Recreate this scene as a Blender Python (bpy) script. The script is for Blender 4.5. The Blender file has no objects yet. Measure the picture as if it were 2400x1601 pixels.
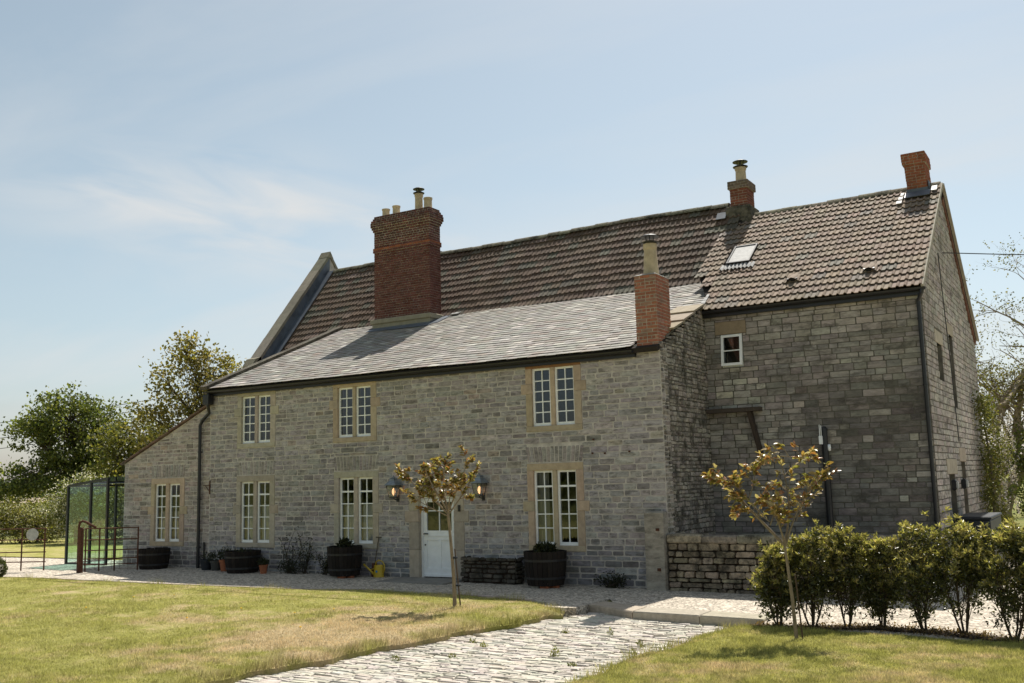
import bpy, math, random
import numpy as np
from mathutils import Vector, Matrix

R = random.Random(11)
NR = np.random.default_rng(5)
scene = bpy.context.scene
COL = scene.collection
rad = math.radians

# ------------------------------------------------------------------ camera
CAM_P = Vector((23.7, -20.96, 2.3))
CR = Vector((0.8557345, 0.5167587, -0.02605587))
CU = Vector((0.09383539, -0.10547139, 0.9899852))
CF = Vector((-0.50883532, 0.84960946, 0.13874576))
cam = bpy.data.cameras.new('camera')
cam.lens = 35.0; cam.sensor_width = 36.0; cam.clip_start = 0.1; cam.clip_end = 3000
cam_o = bpy.data.objects.new('camera', cam); COL.objects.link(cam_o)
m = Matrix((CR, CU, -CF)).transposed().to_4x4(); m.translation = CAM_P
cam_o.matrix_world = m
scene.camera = cam_o

# ------------------------------------------------------------------ light
SUN = Vector((-0.12, 1.0, 1.68)).normalized()          # towards the sun: high, behind the house
w = bpy.data.worlds.new('World'); scene.world = w; w.use_nodes = True
nt = w.node_tree; nt.nodes.clear()
def wn(t, **k):
    n = nt.nodes.new(t)
    for a, b in k.items(): setattr(n, a, b)
    return n
sky = wn('ShaderNodeTexSky', sky_type='NISHITA', sun_disc=False)
sky.sun_elevation = math.asin(SUN.z); sky.sun_rotation = math.atan2(SUN.x, SUN.y)
sky.air_density = 1.0; sky.dust_density = 1.3; sky.ozone_density = 1.0; sky.altitude = 50
tc = wn('ShaderNodeTexCoord')
sep = wn('ShaderNodeSeparateXYZ'); nt.links.new(tc.outputs['Generated'], sep.inputs[0])
zz = wn('ShaderNodeMath', operation='ADD'); zz.inputs[1].default_value = 0.22; nt.links.new(sep.outputs['Z'], zz.inputs[0])
dx = wn('ShaderNodeMath', operation='DIVIDE'); nt.links.new(sep.outputs['X'], dx.inputs[0]); nt.links.new(zz.outputs[0], dx.inputs[1])
dy = wn('ShaderNodeMath', operation='DIVIDE'); nt.links.new(sep.outputs['Y'], dy.inputs[0]); nt.links.new(zz.outputs[0], dy.inputs[1])
cmb = wn('ShaderNodeCombineXYZ'); nt.links.new(dx.outputs[0], cmb.inputs[0]); nt.links.new(dy.outputs[0], cmb.inputs[1])
mp = wn('ShaderNodeMapping'); mp.inputs['Rotation'].default_value = (0, 0, rad(-35)); mp.inputs['Scale'].default_value = (0.55, 1.5, 1); mp.inputs['Location'].default_value = (3.1, 1.7, 0)
nt.links.new(cmb.outputs[0], mp.inputs[0])
no = wn('ShaderNodeTexNoise'); no.inputs['Scale'].default_value = 1.25; no.inputs['Detail'].default_value = 7; no.inputs['Roughness'].default_value = 0.55
no.inputs['Distortion'].default_value = 0.4
nt.links.new(mp.outputs[0], no.inputs['Vector'])
ramp = wn('ShaderNodeValToRGB'); ramp.color_ramp.elements[0].position = 0.44; ramp.color_ramp.elements[1].position = 0.80
nt.links.new(no.outputs[0], ramp.inputs[0])
gain = wn('ShaderNodeMath', operation='MULTIPLY'); gain.inputs[1].default_value = 0.6; nt.links.new(ramp.outputs[0], gain.inputs[0])
# one soft bank of high cloud above the left end of the roof
CC = (CR * -0.275 + CU * 0.125 + CF).normalized(); e1 = (CR - CC * CC.dot(CR)).normalized(); e1 = (e1 * 0.985 - CU * 0.17).normalized(); e2 = CC.cross(e1).normalized()
def wdot(v, k):
    n = wn('ShaderNodeVectorMath', operation='DOT_PRODUCT'); nt.links.new(tc.outputs['Generated'], n.inputs[0]); n.inputs[1].default_value = tuple(v * k)
    p_ = wn('ShaderNodeMath', operation='MULTIPLY'); nt.links.new(n.outputs['Value'], p_.inputs[0]); nt.links.new(n.outputs['Value'], p_.inputs[1]); return p_
q1 = wdot(e1, 1 / 0.21); q2 = wdot(e2, 1 / 0.055); qs = wn('ShaderNodeMath', operation='ADD'); nt.links.new(q1.outputs[0], qs.inputs[0]); nt.links.new(q2.outputs[0], qs.inputs[1])
qn = wn('ShaderNodeMath', operation='MULTIPLY'); qn.inputs[1].default_value = -1.0; nt.links.new(qs.outputs[0], qn.inputs[0])
qe = wn('ShaderNodeMath', operation='EXPONENT'); nt.links.new(qn.outputs[0], qe.inputs[0])
no2 = wn('ShaderNodeTexNoise'); no2.inputs['Scale'].default_value = 1.0; no2.inputs['Distortion'].default_value = 0.6; no2.inputs['Detail'].default_value = 7; no2.inputs['Roughness'].default_value = 0.5; 
def wd1(v, k):
    n = wn('ShaderNodeVectorMath', operation='DOT_PRODUCT'); nt.links.new(tc.outputs['Generated'], n.inputs[0]); n.inputs[1].default_value = tuple(v * k); return n.outputs['Value']
cv = wn('ShaderNodeCombineXYZ'); nt.links.new(wd1(e1, 7.0), cv.inputs[0]); nt.links.new(wd1(e2, 26.0), cv.inputs[1]); nt.links.new(cv.outputs[0], no2.inputs['Vector'])
nr2 = wn('ShaderNodeMapRange'); nr2.inputs['From Min'].default_value = 0.34; nr2.inputs['From Max'].default_value = 0.65; nt.links.new(no2.outputs[0], nr2.inputs['Value'])
qm = wn('ShaderNodeMath', operation='MULTIPLY'); nt.links.new(qe.outputs[0], qm.inputs[0]); nt.links.new(nr2.outputs[0], qm.inputs[1])
front = wn('ShaderNodeVectorMath', operation='DOT_PRODUCT'); nt.links.new(tc.outputs['Generated'], front.inputs[0]); front.inputs[1].default_value = tuple(CC)
fgt = wn('ShaderNodeMath', operation='GREATER_THAN'); nt.links.new(front.outputs['Value'], fgt.inputs[0]); fgt.inputs[1].default_value = 0.0
qf = wn('ShaderNodeMath', operation='MULTIPLY'); nt.links.new(qm.outputs[0], qf.inputs[0]); nt.links.new(fgt.outputs[0], qf.inputs[1])
qg = wn('ShaderNodeMath', operation='MULTIPLY'); nt.links.new(qf.outputs[0], qg.inputs[0]); qg.inputs[1].default_value = 1.0
gsum = wn('ShaderNodeMath', operation='MAXIMUM'); nt.links.new(gain.outputs[0], gsum.inputs[0]); nt.links.new(qg.outputs[0], gsum.inputs[1]); gain = gsum
mixc = wn('ShaderNodeMix', data_type='RGBA'); nt.links.new(gain.outputs[0], mixc.inputs['Factor'])
hs = wn('ShaderNodeHueSaturation'); hs.inputs['Saturation'].default_value = 0.66; hs.inputs['Hue'].default_value = 0.474; nt.links.new(sky.outputs[0], hs.inputs['Color'])
nt.links.new(hs.outputs[0], mixc.inputs['A']); mixc.inputs['B'].default_value = (6.4, 6.5, 6.5, 1)
bg = wn('ShaderNodeBackground'); bg.inputs['Strength'].default_value = 0.082
nt.links.new(mixc.outputs['Result'], bg.inputs['Color'])
out = wn('ShaderNodeOutputWorld'); nt.links.new(bg.outputs[0], out.inputs[0])
sl = bpy.data.lights.new('sun', 'SUN'); sl.energy = 5.0; sl.angle = rad(0.5); sl.color = (1.0, 0.95, 0.86)
so = bpy.data.objects.new('sun', sl); COL.objects.link(so)
so.rotation_euler = SUN.to_track_quat('Z', 'Y').to_euler(); so.location = (10, 20, 40)
vs = scene.view_settings
vs.view_transform = 'Standard'; vs.look = 'None'; vs.exposure = 0.52; vs.gamma = 1.0; vs.use_curve_mapping = False

# ------------------------------------------------------------------ materials
MATS = {}
def nodes(name, rough=0.8, spec=0.3, metal=0.0):
    mt = bpy.data.materials.new(name); mt.use_nodes = True
    t = mt.node_tree; b = t.nodes['Principled BSDF']
    b.inputs['Roughness'].default_value = rough; b.inputs['Specular IOR Level'].default_value = spec; b.inputs['Metallic'].default_value = metal
    MATS[name] = mt
    return mt, t, b
def N(t, kind, ins=None, **k):
    n = t.nodes.new(kind)
    for a, b in k.items(): setattr(n, a, b)
    for a, b in (ins or {}).items():
        if isinstance(b, bpy.types.NodeSocket): t.links.new(b, n.inputs[a])
        else: n.inputs[a].default_value = b
    return n
def pos(t, scale=(1, 1, 1)):
    g = N(t, 'ShaderNodeNewGeometry')
    return N(t, 'ShaderNodeMapping', {'Vector': g.outputs['Position'], 'Scale': scale}).outputs[0]
def noise(t, vec, scale, detail=6, rough=0.6):
    return N(t, 'ShaderNodeTexNoise', {'Vector': vec, 'Scale': scale, 'Detail': detail, 'Roughness': rough}).outputs[0]
def rng_(t, v, a, b, c, d):
    return N(t, 'ShaderNodeMapRange', {'Value': v, 'From Min': a, 'From Max': b, 'To Min': c, 'To Max': d}).outputs[0]
def scalecol(t, col, fac):
    return N(t, 'ShaderNodeVectorMath', {0: col, 1: fac}, operation='MULTIPLY').outputs[0]
def mixcol(t, f, a, b, blend='MIX'):
    n = N(t, 'ShaderNodeMix', data_type='RGBA', blend_type=blend)
    for s, v in (('Factor', f), ('A', a), ('B', b)):
        if isinstance(v, bpy.types.NodeSocket): t.links.new(v, n.inputs[s])
        else: n.inputs[s].default_value = v if s == 'Factor' else (*v, 1)
    return n.outputs['Result']
def bump(t, b, h, strength=0.4, dist=0.02):
    n = N(t, 'ShaderNodeBump', {'Height': h, 'Strength': strength, 'Distance': dist}); t.links.new(n.outputs[0], b.inputs['Normal'])
def tintmat(name, var=(0.7, 1.3), nscale=8, rough=0.9, spec=0.2, lichen=None, lpos=(0.58, 0.72), lscale=3.0, lamt=0.8, bstr=0.5, bscale=45, bdist=0.012, stretch=(1, 1, 1), big=None):
    mt, t, b = nodes(name, rough, spec)
    p = pos(t, stretch)
    a = N(t, 'ShaderNodeAttribute', attribute_name='tint')
    n1 = noise(t, p, nscale, 8, 0.65)
    c = scalecol(t, a.outputs['Color'], rng_(t, n1, 0.25, 0.75, var[0], var[1]))
    if big:
        n3 = noise(t, p, big[0], 4, 0.6); c = scalecol(t, c, rng_(t, n3, 0.3, 0.7, big[1], big[2]))
    if lichen:
        n2 = noise(t, p, lscale, 10, 0.72)
        c = mixcol(t, rng_(t, n2, lpos[0], lpos[1], 0.0, lamt), c, lichen)
    t.links.new(c, b.inputs['Base Color'])
    bump(t, b, noise(t, p, bscale, 6, 0.7), bstr, bdist)
    return mt
def plain(name, col, rough=0.6, spec=0.4, metal=0.0, var=(0.8, 1.2), nscale=12, bstr=0.15, bscale=60):
    mt, t, b = nodes(name, rough, spec, metal)
    p = pos(t); c = N(t, 'ShaderNodeRGB'); c.outputs[0].default_value = (*col, 1)
    t.links.new(scalecol(t, c.outputs[0], rng_(t, noise(t, p, nscale), 0.3, 0.7, *var)), b.inputs['Base Color'])
    if bstr: bump(t, b, noise(t, p, bscale), bstr, 0.006)
    return mt
tintmat('stone', (0.58, 1.38), 9, 0.92, 0.15, lichen=(0.105, 0.096, 0.085), lpos=(0.50, 0.60), lscale=5.5, lamt=0.62, bstr=0.8, bscale=34, bdist=0.022, big=(0.5, 0.82, 1.16), stretch=(0.6, 0.6, 1.5))
tintmat('dark_stone', (0.6, 1.4), 7, 0.93, 0.12, lichen=(0.06, 0.055, 0.046), lpos=(0.5, 0.62), lscale=2.8, lamt=0.62, bstr=0.8, bscale=34, bdist=0.022, big=(0.45, 0.75, 1.25), stretch=(0.6, 0.6, 1.5))
tintmat('rubble_stone', (0.5, 1.45), 12, 0.95, 0.1, lichen=(0.035, 0.033, 0.026), lpos=(0.46, 0.62), lscale=2.6, lamt=0.85, bstr=0.9, bscale=28, bdist=0.03)
tintmat('dressed_stone', (0.75, 1.2), 6, 0.9, 0.15, lichen=(0.09, 0.075, 0.05), lpos=(0.58, 0.8), lscale=2.5, lamt=0.5, bstr=0.4, bscale=60, bdist=0.006)
tintmat('brick', (0.65, 1.3), 14, 0.9, 0.15, lichen=(0.10, 0.055, 0.045), lpos=(0.56, 0.74), lscale=4, lamt=0.5, bstr=0.5, bscale=70, bdist=0.006)
tintmat('tile', (0.65, 1.3), 9, 0.82, 0.25, lichen=(0.05, 0.045, 0.038), lpos=(0.56, 0.72), lscale=3.2, lamt=0.7, bstr=0.35, bscale=60, bdist=0.006)
tintmat('slate', (0.7, 1.25), 5, 0.72, 0.25, lichen=(0.16, 0.15, 0.12), lpos=(0.52, 0.7), lscale=1.8, lamt=0.6, bstr=0.3, bscale=35, bdist=0.006)
tintmat('wood', (0.6, 1.35), 9, 0.85, 0.2, bstr=0.4, bscale=40, stretch=(6, 6, 0.6))
tintmat('cobble', (0.7, 1.2), 10, 0.9, 0.15, lichen=(0.20, 0.165, 0.12), lpos=(0.55, 0.75), lscale=2.2, lamt=0.7, bstr=0.6, bscale=50, bdist=0.012)
tintmat('bark', (0.55, 1.4), 10, 0.95, 0.1, bstr=0.8, bscale=30, bdist=0.02, stretch=(3, 3, 0.7))
tintmat('fabric', (0.85, 1.1), 4, 0.95, 0.1, bstr=0.1)
plain('mortar', (0.50, 0.46, 0.415), 0.95, 0.1, var=(0.7, 1.25), nscale=5, bstr=0.8, bscale=50)
plain('dark_mortar', (0.13, 0.12, 0.10), 0.95, 0.1, var=(0.6, 1.3), nscale=4, bstr=0.8, bscale=50)
plain('brick_mortar', (0.50, 0.45, 0.38), 0.95, 0.1, var=(0.6, 1.2), nscale=5, bstr=0.6)
plain('roof_deck', (0.035, 0.03, 0.026), 0.95, 0.1)
plain('lead', (0.085, 0.10, 0.125), 0.5, 0.5, 0.0, var=(0.7, 1.4), nscale=3)
plain('bright_lead', (0.29, 0.285, 0.275), 0.6, 0.4, 0.0, var=(0.7, 1.2), nscale=9)
plain('black_metal', (0.013, 0.013, 0.015), 0.42, 0.5, bstr=0.05)
plain('white_paint', (0.87, 0.88, 0.87), 0.45, 0.4, var=(0.93, 1.04), nscale=5, bstr=0.05)
plain('rust', (0.085, 0.038, 0.024), 0.85, 0.2, var=(0.6, 1.5), nscale=20, bstr=0.4)
plain('clay_pot', (0.47, 0.38, 0.26), 0.85, 0.2, var=(0.75, 1.15), nscale=7)
plain('terracotta', (0.33, 0.12, 0.06), 0.85, 0.2)
plain('soil', (0.035, 0.025, 0.018), 0.95, 0.1, bstr=0.8)
plain('plaster', (0.16, 0.15, 0.14), 0.9, 0.1)
plain('verdigris', (0.22, 0.25, 0.275), 0.45, 0.5, 0.5, var=(0.7, 1.3))
plain('yellow_plastic', (0.48, 0.33, 0.02), 0.35, 0.5, var=(0.9, 1.1))
plain('blue_print', (0.02, 0.2, 0.42), 0.4, 0.4)
plain('grey_sign', (0.42, 0.42, 0.41), 0.5, 0.3)
plain('concrete', (0.36, 0.33, 0.28), 0.9, 0.15, var=(0.65, 1.2), nscale=3, bstr=0.5)
plain('cable', (0.03, 0.03, 0.03), 0.6, 0.3, bstr=0)
plain('steel', (0.35, 0.36, 0.37), 0.35, 0.5, 0.8)

def glassmat(name, tint, refl=0.06, body=0.9):
    mt = bpy.data.materials.new(name); mt.use_nodes = True; t = mt.node_tree; t.nodes.clear()
    o = N(t, 'ShaderNodeOutputMaterial'); tr = N(t, 'ShaderNodeBsdfTransparent', {'Color': (*tint, 1)})
    gl = N(t, 'ShaderNodeBsdfGlossy', {'Roughness': 0.02, 'Color': (0.9, 0.95, 1, 1)})
    fr = N(t, 'ShaderNodeFresnel', {'IOR': 1.5})
    f2 = N(t, 'ShaderNodeMath', {0: fr.outputs[0], 1: refl}, operation='ADD')
    wv = N(t, 'ShaderNodeBump', {'Height': noise(t, pos(t), 2.0, 2), 'Strength': 0.06, 'Distance': 0.05}); t.links.new(wv.outputs[0], gl.inputs['Normal'])
    mx = N(t, 'ShaderNodeMixShader', {0: f2.outputs[0], 1: tr.outputs[0], 2: gl.outputs[0]}); t.links.new(mx.outputs[0], o.inputs[0])
    MATS[name] = mt
glassmat('window_glass', (0.8, 0.83, 0.83), 0.03)
glassmat('green_glass', (0.68, 0.90, 0.86), 0.13)
def emit(name, col, s):
    mt, t, b = nodes(name, 0.5); b.inputs['Base Color'].default_value = (*col, 1); b.inputs['Emission Color'].default_value = (*col, 1); b.inputs['Emission Strength'].default_value = s
emit('lamp_glow', (1.0, 0.52, 0.25), 1.2)
def leafmat(name, var=(0.6, 1.35), trans=0.35, rough=0.5, spec=0.35, nscale=2.5):
    mt, t, b = nodes(name, rough, spec)
    a = N(t, 'ShaderNodeAttribute', attribute_name='tint')
    c = scalecol(t, a.outputs['Color'], rng_(t, noise(t, pos(t), nscale, 4), 0.3, 0.7, *var))
    t.links.new(c, b.inputs['Base Color'])
    tr = N(t, 'ShaderNodeBsdfTranslucent'); t.links.new(scalecol(t, c, (1.35, 1.4, 0.7)), tr.inputs['Color'])
    o = t.nodes['Material Output']
    mx = N(t, 'ShaderNodeMixShader', {0: trans, 1: b.outputs[0], 2: tr.outputs[0]}); t.links.new(mx.outputs[0], o.inputs[0])
    return mt
leafmat('leaf', trans=0.42); leafmat('glossy_leaf', rough=0.32, spec=0.5, trans=0.4); leafmat('petal', trans=0.2)

def lawn_color(t, p):
    big = noise(t, p, 0.45, 5, 0.6); mid = noise(t, p, 1.7, 6, 0.65); fine = noise(t, p, 22, 4, 0.7)
    mask = N(t, 'ShaderNodeMath', {0: big, 1: mid}, operation='ADD').outputs[0]
    # worn, dry turf beside the path
    d = N(t, 'ShaderNodeVectorMath', {0: p, 1: (12.6, -7.6, 0)}, operation='DISTANCE').outputs['Value']
    dry = N(t, 'ShaderNodeMath', {0: mask, 1: rng_(t, d, 0.6, 4.6, 0.27, 0.0)}, operation='ADD').outputs[0]
    green = mixcol(t, rng_(t, mid, 0.35, 0.7, 0, 1), (0.33, 0.32, 0.085), (0.47, 0.435, 0.15))
    c = mixcol(t, rng_(t, dry, 1.02, 1.28, 0, 0.9), green, (0.58, 0.45, 0.27))
    return scalecol(t, c, rng_(t, fine, 0.3, 0.7, 0.75, 1.25)), fine
mt, t, b = nodes('lawn', 0.95, 0.1)
c, fine = lawn_color(t, pos(t)); t.links.new(scalecol(t, c, (0.85, 0.85, 0.85)), b.inputs['Base Color']); bump(t, b, noise(t, pos(t), 40, 5, 0.8), 1.0, 0.04)
mt, t, b = nodes('grass_blade', 0.6, 0.2)
c, _ = lawn_color(t, pos(t)); a = N(t, 'ShaderNodeAttribute', attribute_name='tint'); c = scalecol(t, c, a.outputs['Color'])
t.links.new(c, b.inputs['Base Color']); tr = N(t, 'ShaderNodeBsdfTranslucent'); t.links.new(c, tr.inputs['Color'])
mx = N(t, 'ShaderNodeMixShader', {0: 0.35, 1: b.outputs[0], 2: tr.outputs[0]}); t.links.new(mx.outputs[0], t.nodes['Material Output'].inputs[0])
mt, t, b = nodes('gravel', 0.95, 0.1)
p = pos(t); v = N(t, 'ShaderNodeTexVoronoi', {'Vector': p, 'Scale': 26}); v2 = N(t, 'ShaderNodeTexVoronoi', {'Vector': p, 'Scale': 11})
c = mixcol(t, noise(t, p, 0.7, 5), (0.42, 0.37, 0.30), (0.51, 0.45, 0.375))
sp = N(t, 'ShaderNodeSeparateColor', {0: v.outputs['Color']}).outputs[0]; sp2 = N(t, 'ShaderNodeSeparateColor', {0: v2.outputs['Color']}).outputs[0]
c = scalecol(t, c, rng_(t, sp, 0, 1, 0.4, 1.45)); c = scalecol(t, c, rng_(t, sp2, 0, 1, 0.8, 1.2))
t.links.new(c, b.inputs['Base Color']); bump(t, b, v.outputs['Distance'], 0.9, 0.02)
mt, t, b = nodes('earth', 0.95, 0.1)
p = pos(t); t.links.new(mixcol(t, rng_(t, noise(t, p, 0.3, 8), 0.35, 0.65, 0, 1), (0.12, 0.14, 0.035), (0.19, 0.175, 0.06)), b.inputs['Base Color']); bump(t, b, noise(t, p, 6, 6), 0.6, 0.1)
mt, t, b = nodes('crop_field', 0.95, 0.1)
p = pos(t); t.links.new(mixcol(t, rng_(t, noise(t, p, 0.8, 8), 0.35, 0.65, 0, 1), (0.24, 0.19, 0.13), (0.36, 0.30, 0.23)), b.inputs['Base Color']); bump(t, b, noise(t, p, 3, 6), 1.0, 0.3)
mt, t, b = nodes('path_bed', 0.95, 0.1)
p = pos(t); t.links.new(mixcol(t, rng_(t, noise(t, p, 3, 8), 0.35, 0.65, 0, 1), (0.22, 0.18, 0.125), (0.38, 0.32, 0.245)), b.inputs['Base Color']); bump(t, b, noise(t, p, 30, 6), 0.8, 0.03)

# ------------------------------------------------------------------ mesh helpers
class MB:
    def __init__(s): s.V = []; s.F = []; s.T = []; s.t = (1, 1, 1)
    def add(s, V, F, tint=None):
        n = len(s.V); s.V += [tuple(v) for v in V]; s.F += [tuple(i + n for i in f) for f in F]; s.T += [tint or s.t] * len(V); return s
    def box(s, x0, x1, y0, y1, z0, z1, tint=None, bev=0.0):
        if bev:
            return s.add(*bevbox(x0, x1, y0, y1, z0, z1, bev), tint)
        V = [(x0, y0, z0), (x1, y0, z0), (x1, y1, z0), (x0, y1, z0), (x0, y0, z1), (x1, y0, z1), (x1, y1, z1), (x0, y1, z1)]
        return s.add(V, BOXF, tint)
    def tube(s, pts, r, n=8, tint=None, cap=True):
        pts = [Vector(p) for p in pts]; r = r if isinstance(r, (list, tuple)) else [r] * len(pts)
        V = []; F = []; up = None
        for i, p in enumerate(pts):
            d = (pts[min(i + 1, len(pts) - 1)] - pts[max(i - 1, 0)]).normalized()
            if up is None:
                up = d.orthogonal().normalized()
            up = (up - d * up.dot(d))
            up = up.normalized() if up.length > 1e-5 else d.orthogonal().normalized()
            sd = d.cross(up)
            for k in range(n):
                a = 2 * math.pi * k / n; V.append(p + (up * math.cos(a) + sd * math.sin(a)) * r[i])
        for i in range(len(pts) - 1):
            for k in range(n):
                a = i * n + k; b = i * n + (k + 1) % n; F.append((a, b, b + n, a + n))
        if cap: F += [tuple(range(n))[::-1], tuple(range((len(pts) - 1) * n, len(pts) * n))]
        return s.add(V, F, tint)
    def lathe(s, prof, c=(0, 0, 0), n=20, tint=None, cap=True):
        V = []; F = []
        for r, z in prof:
            for k in range(n):
                a = 2 * math.pi * k / n; V.append((c[0] + r * math.cos(a), c[1] + r * math.sin(a), c[2] + z))
        for i in range(len(prof) - 1):
            for k in range(n):
                a = i * n + k; b = i * n + (k + 1) % n; F.append((a, b, b + n, a + n))
        if cap: F += [tuple(range(n))[::-1], tuple(range((len(prof) - 1) * n, len(prof) * n))]
        return s.add(V, F, tint)
    def prism(s, poly, axis, a, b, tint=None):
        # poly: list of 2D points; extruded along axis 'x' (poly=(y,z)), 'y' (poly=(x,z)) or 'z' (poly=(x,y)) from a to b
        def P(q, h): return {'x': (h, q[0], q[1]), 'y': (q[0], h, q[1]), 'z': (q[0], q[1], h)}[axis]
        n = len(poly); V = [P(q, a) for q in poly] + [P(q, b) for q in poly]
        F = [tuple(range(n)), tuple(range(2 * n - 1, n - 1, -1))] + [(i, i + n, (i + 1) % n + n, (i + 1) % n) for i in range(n)]
        return s.add(V, F, tint)
    def build(s, name, mat, parent=None, smooth=False, origin=None):
        me = bpy.data.meshes.new(name)
        if origin is not None:
            o_ = Vector(origin); s.V = [tuple(Vector(v) - o_) for v in s.V]
        me.from_pydata(s.V, [], s.F)
        at = me.attributes.new('tint', 'FLOAT_COLOR', 'POINT')
        at.data.foreach_set('color', np.array([(*q, 1.0) for q in s.T], dtype=np.float32).ravel())
        me.materials.append(MATS[mat]); me.validate()
        if smooth: me.polygons.foreach_set('use_smooth', [True] * len(me.polygons))
        ob = bpy.data.objects.new(name, me); COL.objects.link(ob)
        if parent: ob.parent = parent
        if origin is not None: ob.location = origin
        return ob
BOXF = [(0, 3, 2, 1), (4, 5, 6, 7), (0, 1, 5, 4), (1, 2, 6, 5), (2, 3, 7, 6), (3, 0, 4, 7)]
def bevbox(x0, x1, y0, y1, z0, z1, b):
    V = []
    for z, i in ((z0, b), (z0 + b, 0), (z1 - b, 0), (z1, b)):
        V += [(x0 + i, y0 + i, z), (x1 - i, y0 + i, z), (x1 - i, y1 - i, z), (x0 + i, y1 - i, z)]
    F = [(3, 2, 1, 0), (12, 13, 14, 15)]
    for k in range(3):
        for j in range(4): F.append((k * 4 + j, k * 4 + (j + 1) % 4, k * 4 + 4 + (j + 1) % 4, k * 4 + 4 + j))
    return V, F
def npmesh(name, V, F, mat, tint=None, parent=None, smooth=False):
    # V (n,3), F (m,k) numpy
    me = bpy.data.meshes.new(name); n, k = F.shape
    me.vertices.add(len(V)); me.vertices.foreach_set('co', V.astype(np.float32).ravel())
    me.loops.add(n * k); me.loops.foreach_set('vertex_index', F.astype(np.int32).ravel())
    me.polygons.add(n); me.polygons.foreach_set('loop_start', np.arange(0, n * k, k, dtype=np.int32))
    me.polygons.foreach_set('loop_total', np.full(n, k, dtype=np.int32))
    at = me.attributes.new('tint', 'FLOAT_COLOR', 'POINT')
    T = np.ones((len(V), 4), dtype=np.float32)
    if tint is not None: T[:, :3] = tint
    at.data.foreach_set('color', T.ravel())
    me.materials.append(MATS[mat]); me.update(calc_edges=True)
    if smooth: me.polygons.foreach_set('use_smooth', [True] * n)
    ob = bpy.data.objects.new(name, me); COL.objects.link(ob)
    if parent: ob.parent = parent
    return ob
def empty(name, loc=(0, 0, 0), parent=None, rz=0.0):
    o_ = bpy.data.objects.new(name, None); COL.objects.link(o_); o_.location = loc; o_.rotation_euler = (0, 0, rz); o_.empty_display_size = 0.3
    if parent: o_.parent = parent
    return o_
def tag(o_, label, cat, group=None):
    o_['label'] = label; o_['category'] = cat
    if group: o_['group'] = group
    return o_
def struct(o_, label=None):
    o_['kind'] = 'structure'
    if label: o_['label'] = label
    return o_
def vary(c, v=0.15, r=R):
    k = 1 + r.uniform(-v, v); return tuple(max(0.005, x * k * (1 + r.uniform(-0.04, 0.04))) for x in c)
def screen_area(V):
    xs = []; ys = []
    for v in V:
        d = Vector(v) - CAM_P; z = d.dot(CF)
        if z < 0.5: return 0
        xs.append(d.dot(CR) / z); ys.append(d.dot(CU) / z)
    cx = sum(xs) / len(xs); cy = sum(ys) / len(ys)
    if abs(cx) > 0.514 or abs(cy) > 0.343: return 0
    return (max(xs) - min(xs)) * (max(ys) - min(ys))
def emit_pieces(pieces, name, rest_name, mat, thing, limit=300, rest_label=None):
    # pieces: (V, F, tint, parent); the largest in the picture become objects, the rest one joined part
    order = sorted(range(len(pieces)), key=lambda i: -screen_area(pieces[i][0]))
    for i in order[:limit]:
        V, F, tn, par = pieces[i]
        c = tuple(sum(v[k] for v in V) / len(V) for k in range(3))
        mb = MB(); mb.add(V, F, tn); mb.build(name, mat, par, origin=c)
    if len(order) > limit:
        mb = MB()
        for i in order[limit:]: mb.add(*pieces[i][:3])
        o_ = mb.build(rest_name, mat, thing); o_['kind'] = 'stuff'
        if rest_label: o_['label'] = rest_label

def gz(x): return -0.02 - 0.010 * (min(max(x, -6), 22) - 2)

# ------------------------------------------------------------------ masonry builders
def face_map(kind, c):
    if kind == 'front': return lambda u, v, d: (u, c - d, v)
    if kind == 'right': return lambda u, v, d: (c + d, u, v)
    if kind == 'left': return lambda u, v, d: (c - d, -u, v)
    return lambda u, v, d: (-u, c + d, v)
def stone_piece(M, u0, u1, v0, va, vb, joint, proud, rnd, tint, parent, jit=0.006, back=-0.012, inset=0.010):
    j = joint / 2
    q = [(u0 + j, v0 + j), (u1 - j, v0 + j), (u1 - j, vb - j), (u0 + j, va - j)]
    q = [(a + R.uniform(-jit, jit), b + R.uniform(-jit, jit)) for a, b in q]
    c = min(0.22 * (u1 - u0), 0.22 * max(0.02, min(va, vb) - v0), rnd)
    if rnd <= 0:
        ring = q
    else:
        ring = []
        for i in range(4):
            p0 = q[i]; pm = q[i - 1]; pn = q[(i + 1) % 4]
            for t_ in (pm, pn):
                L = math.hypot(t_[0] - p0[0], t_[1] - p0[1]) + 1e-6
                ring.append((p0[0] + (t_[0] - p0[0]) / L * c, p0[1] + (t_[1] - p0[1]) / L * c))
    n = len(ring); cx = sum(a for a, _ in ring) / n; cz = sum(b for _, b in ring) / n
    V = [M(a, b, back) for a, b in ring]
    for a, b in ring:
        L = math.hypot(cx - a, cz - b) + 1e-6; k = min(inset, 0.3 * L)
        V.append(M(a + (cx - a) / L * k, b + (cz - b) / L * k, proud + R.uniform(-0.003, 0.003)))
    F = [tuple(range(n, 2 * n))] + [(i, (i + 1) % n, (i + 1) % n + n, i + n) for i in range(n)]
    return (V, F, tint, parent)
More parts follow.
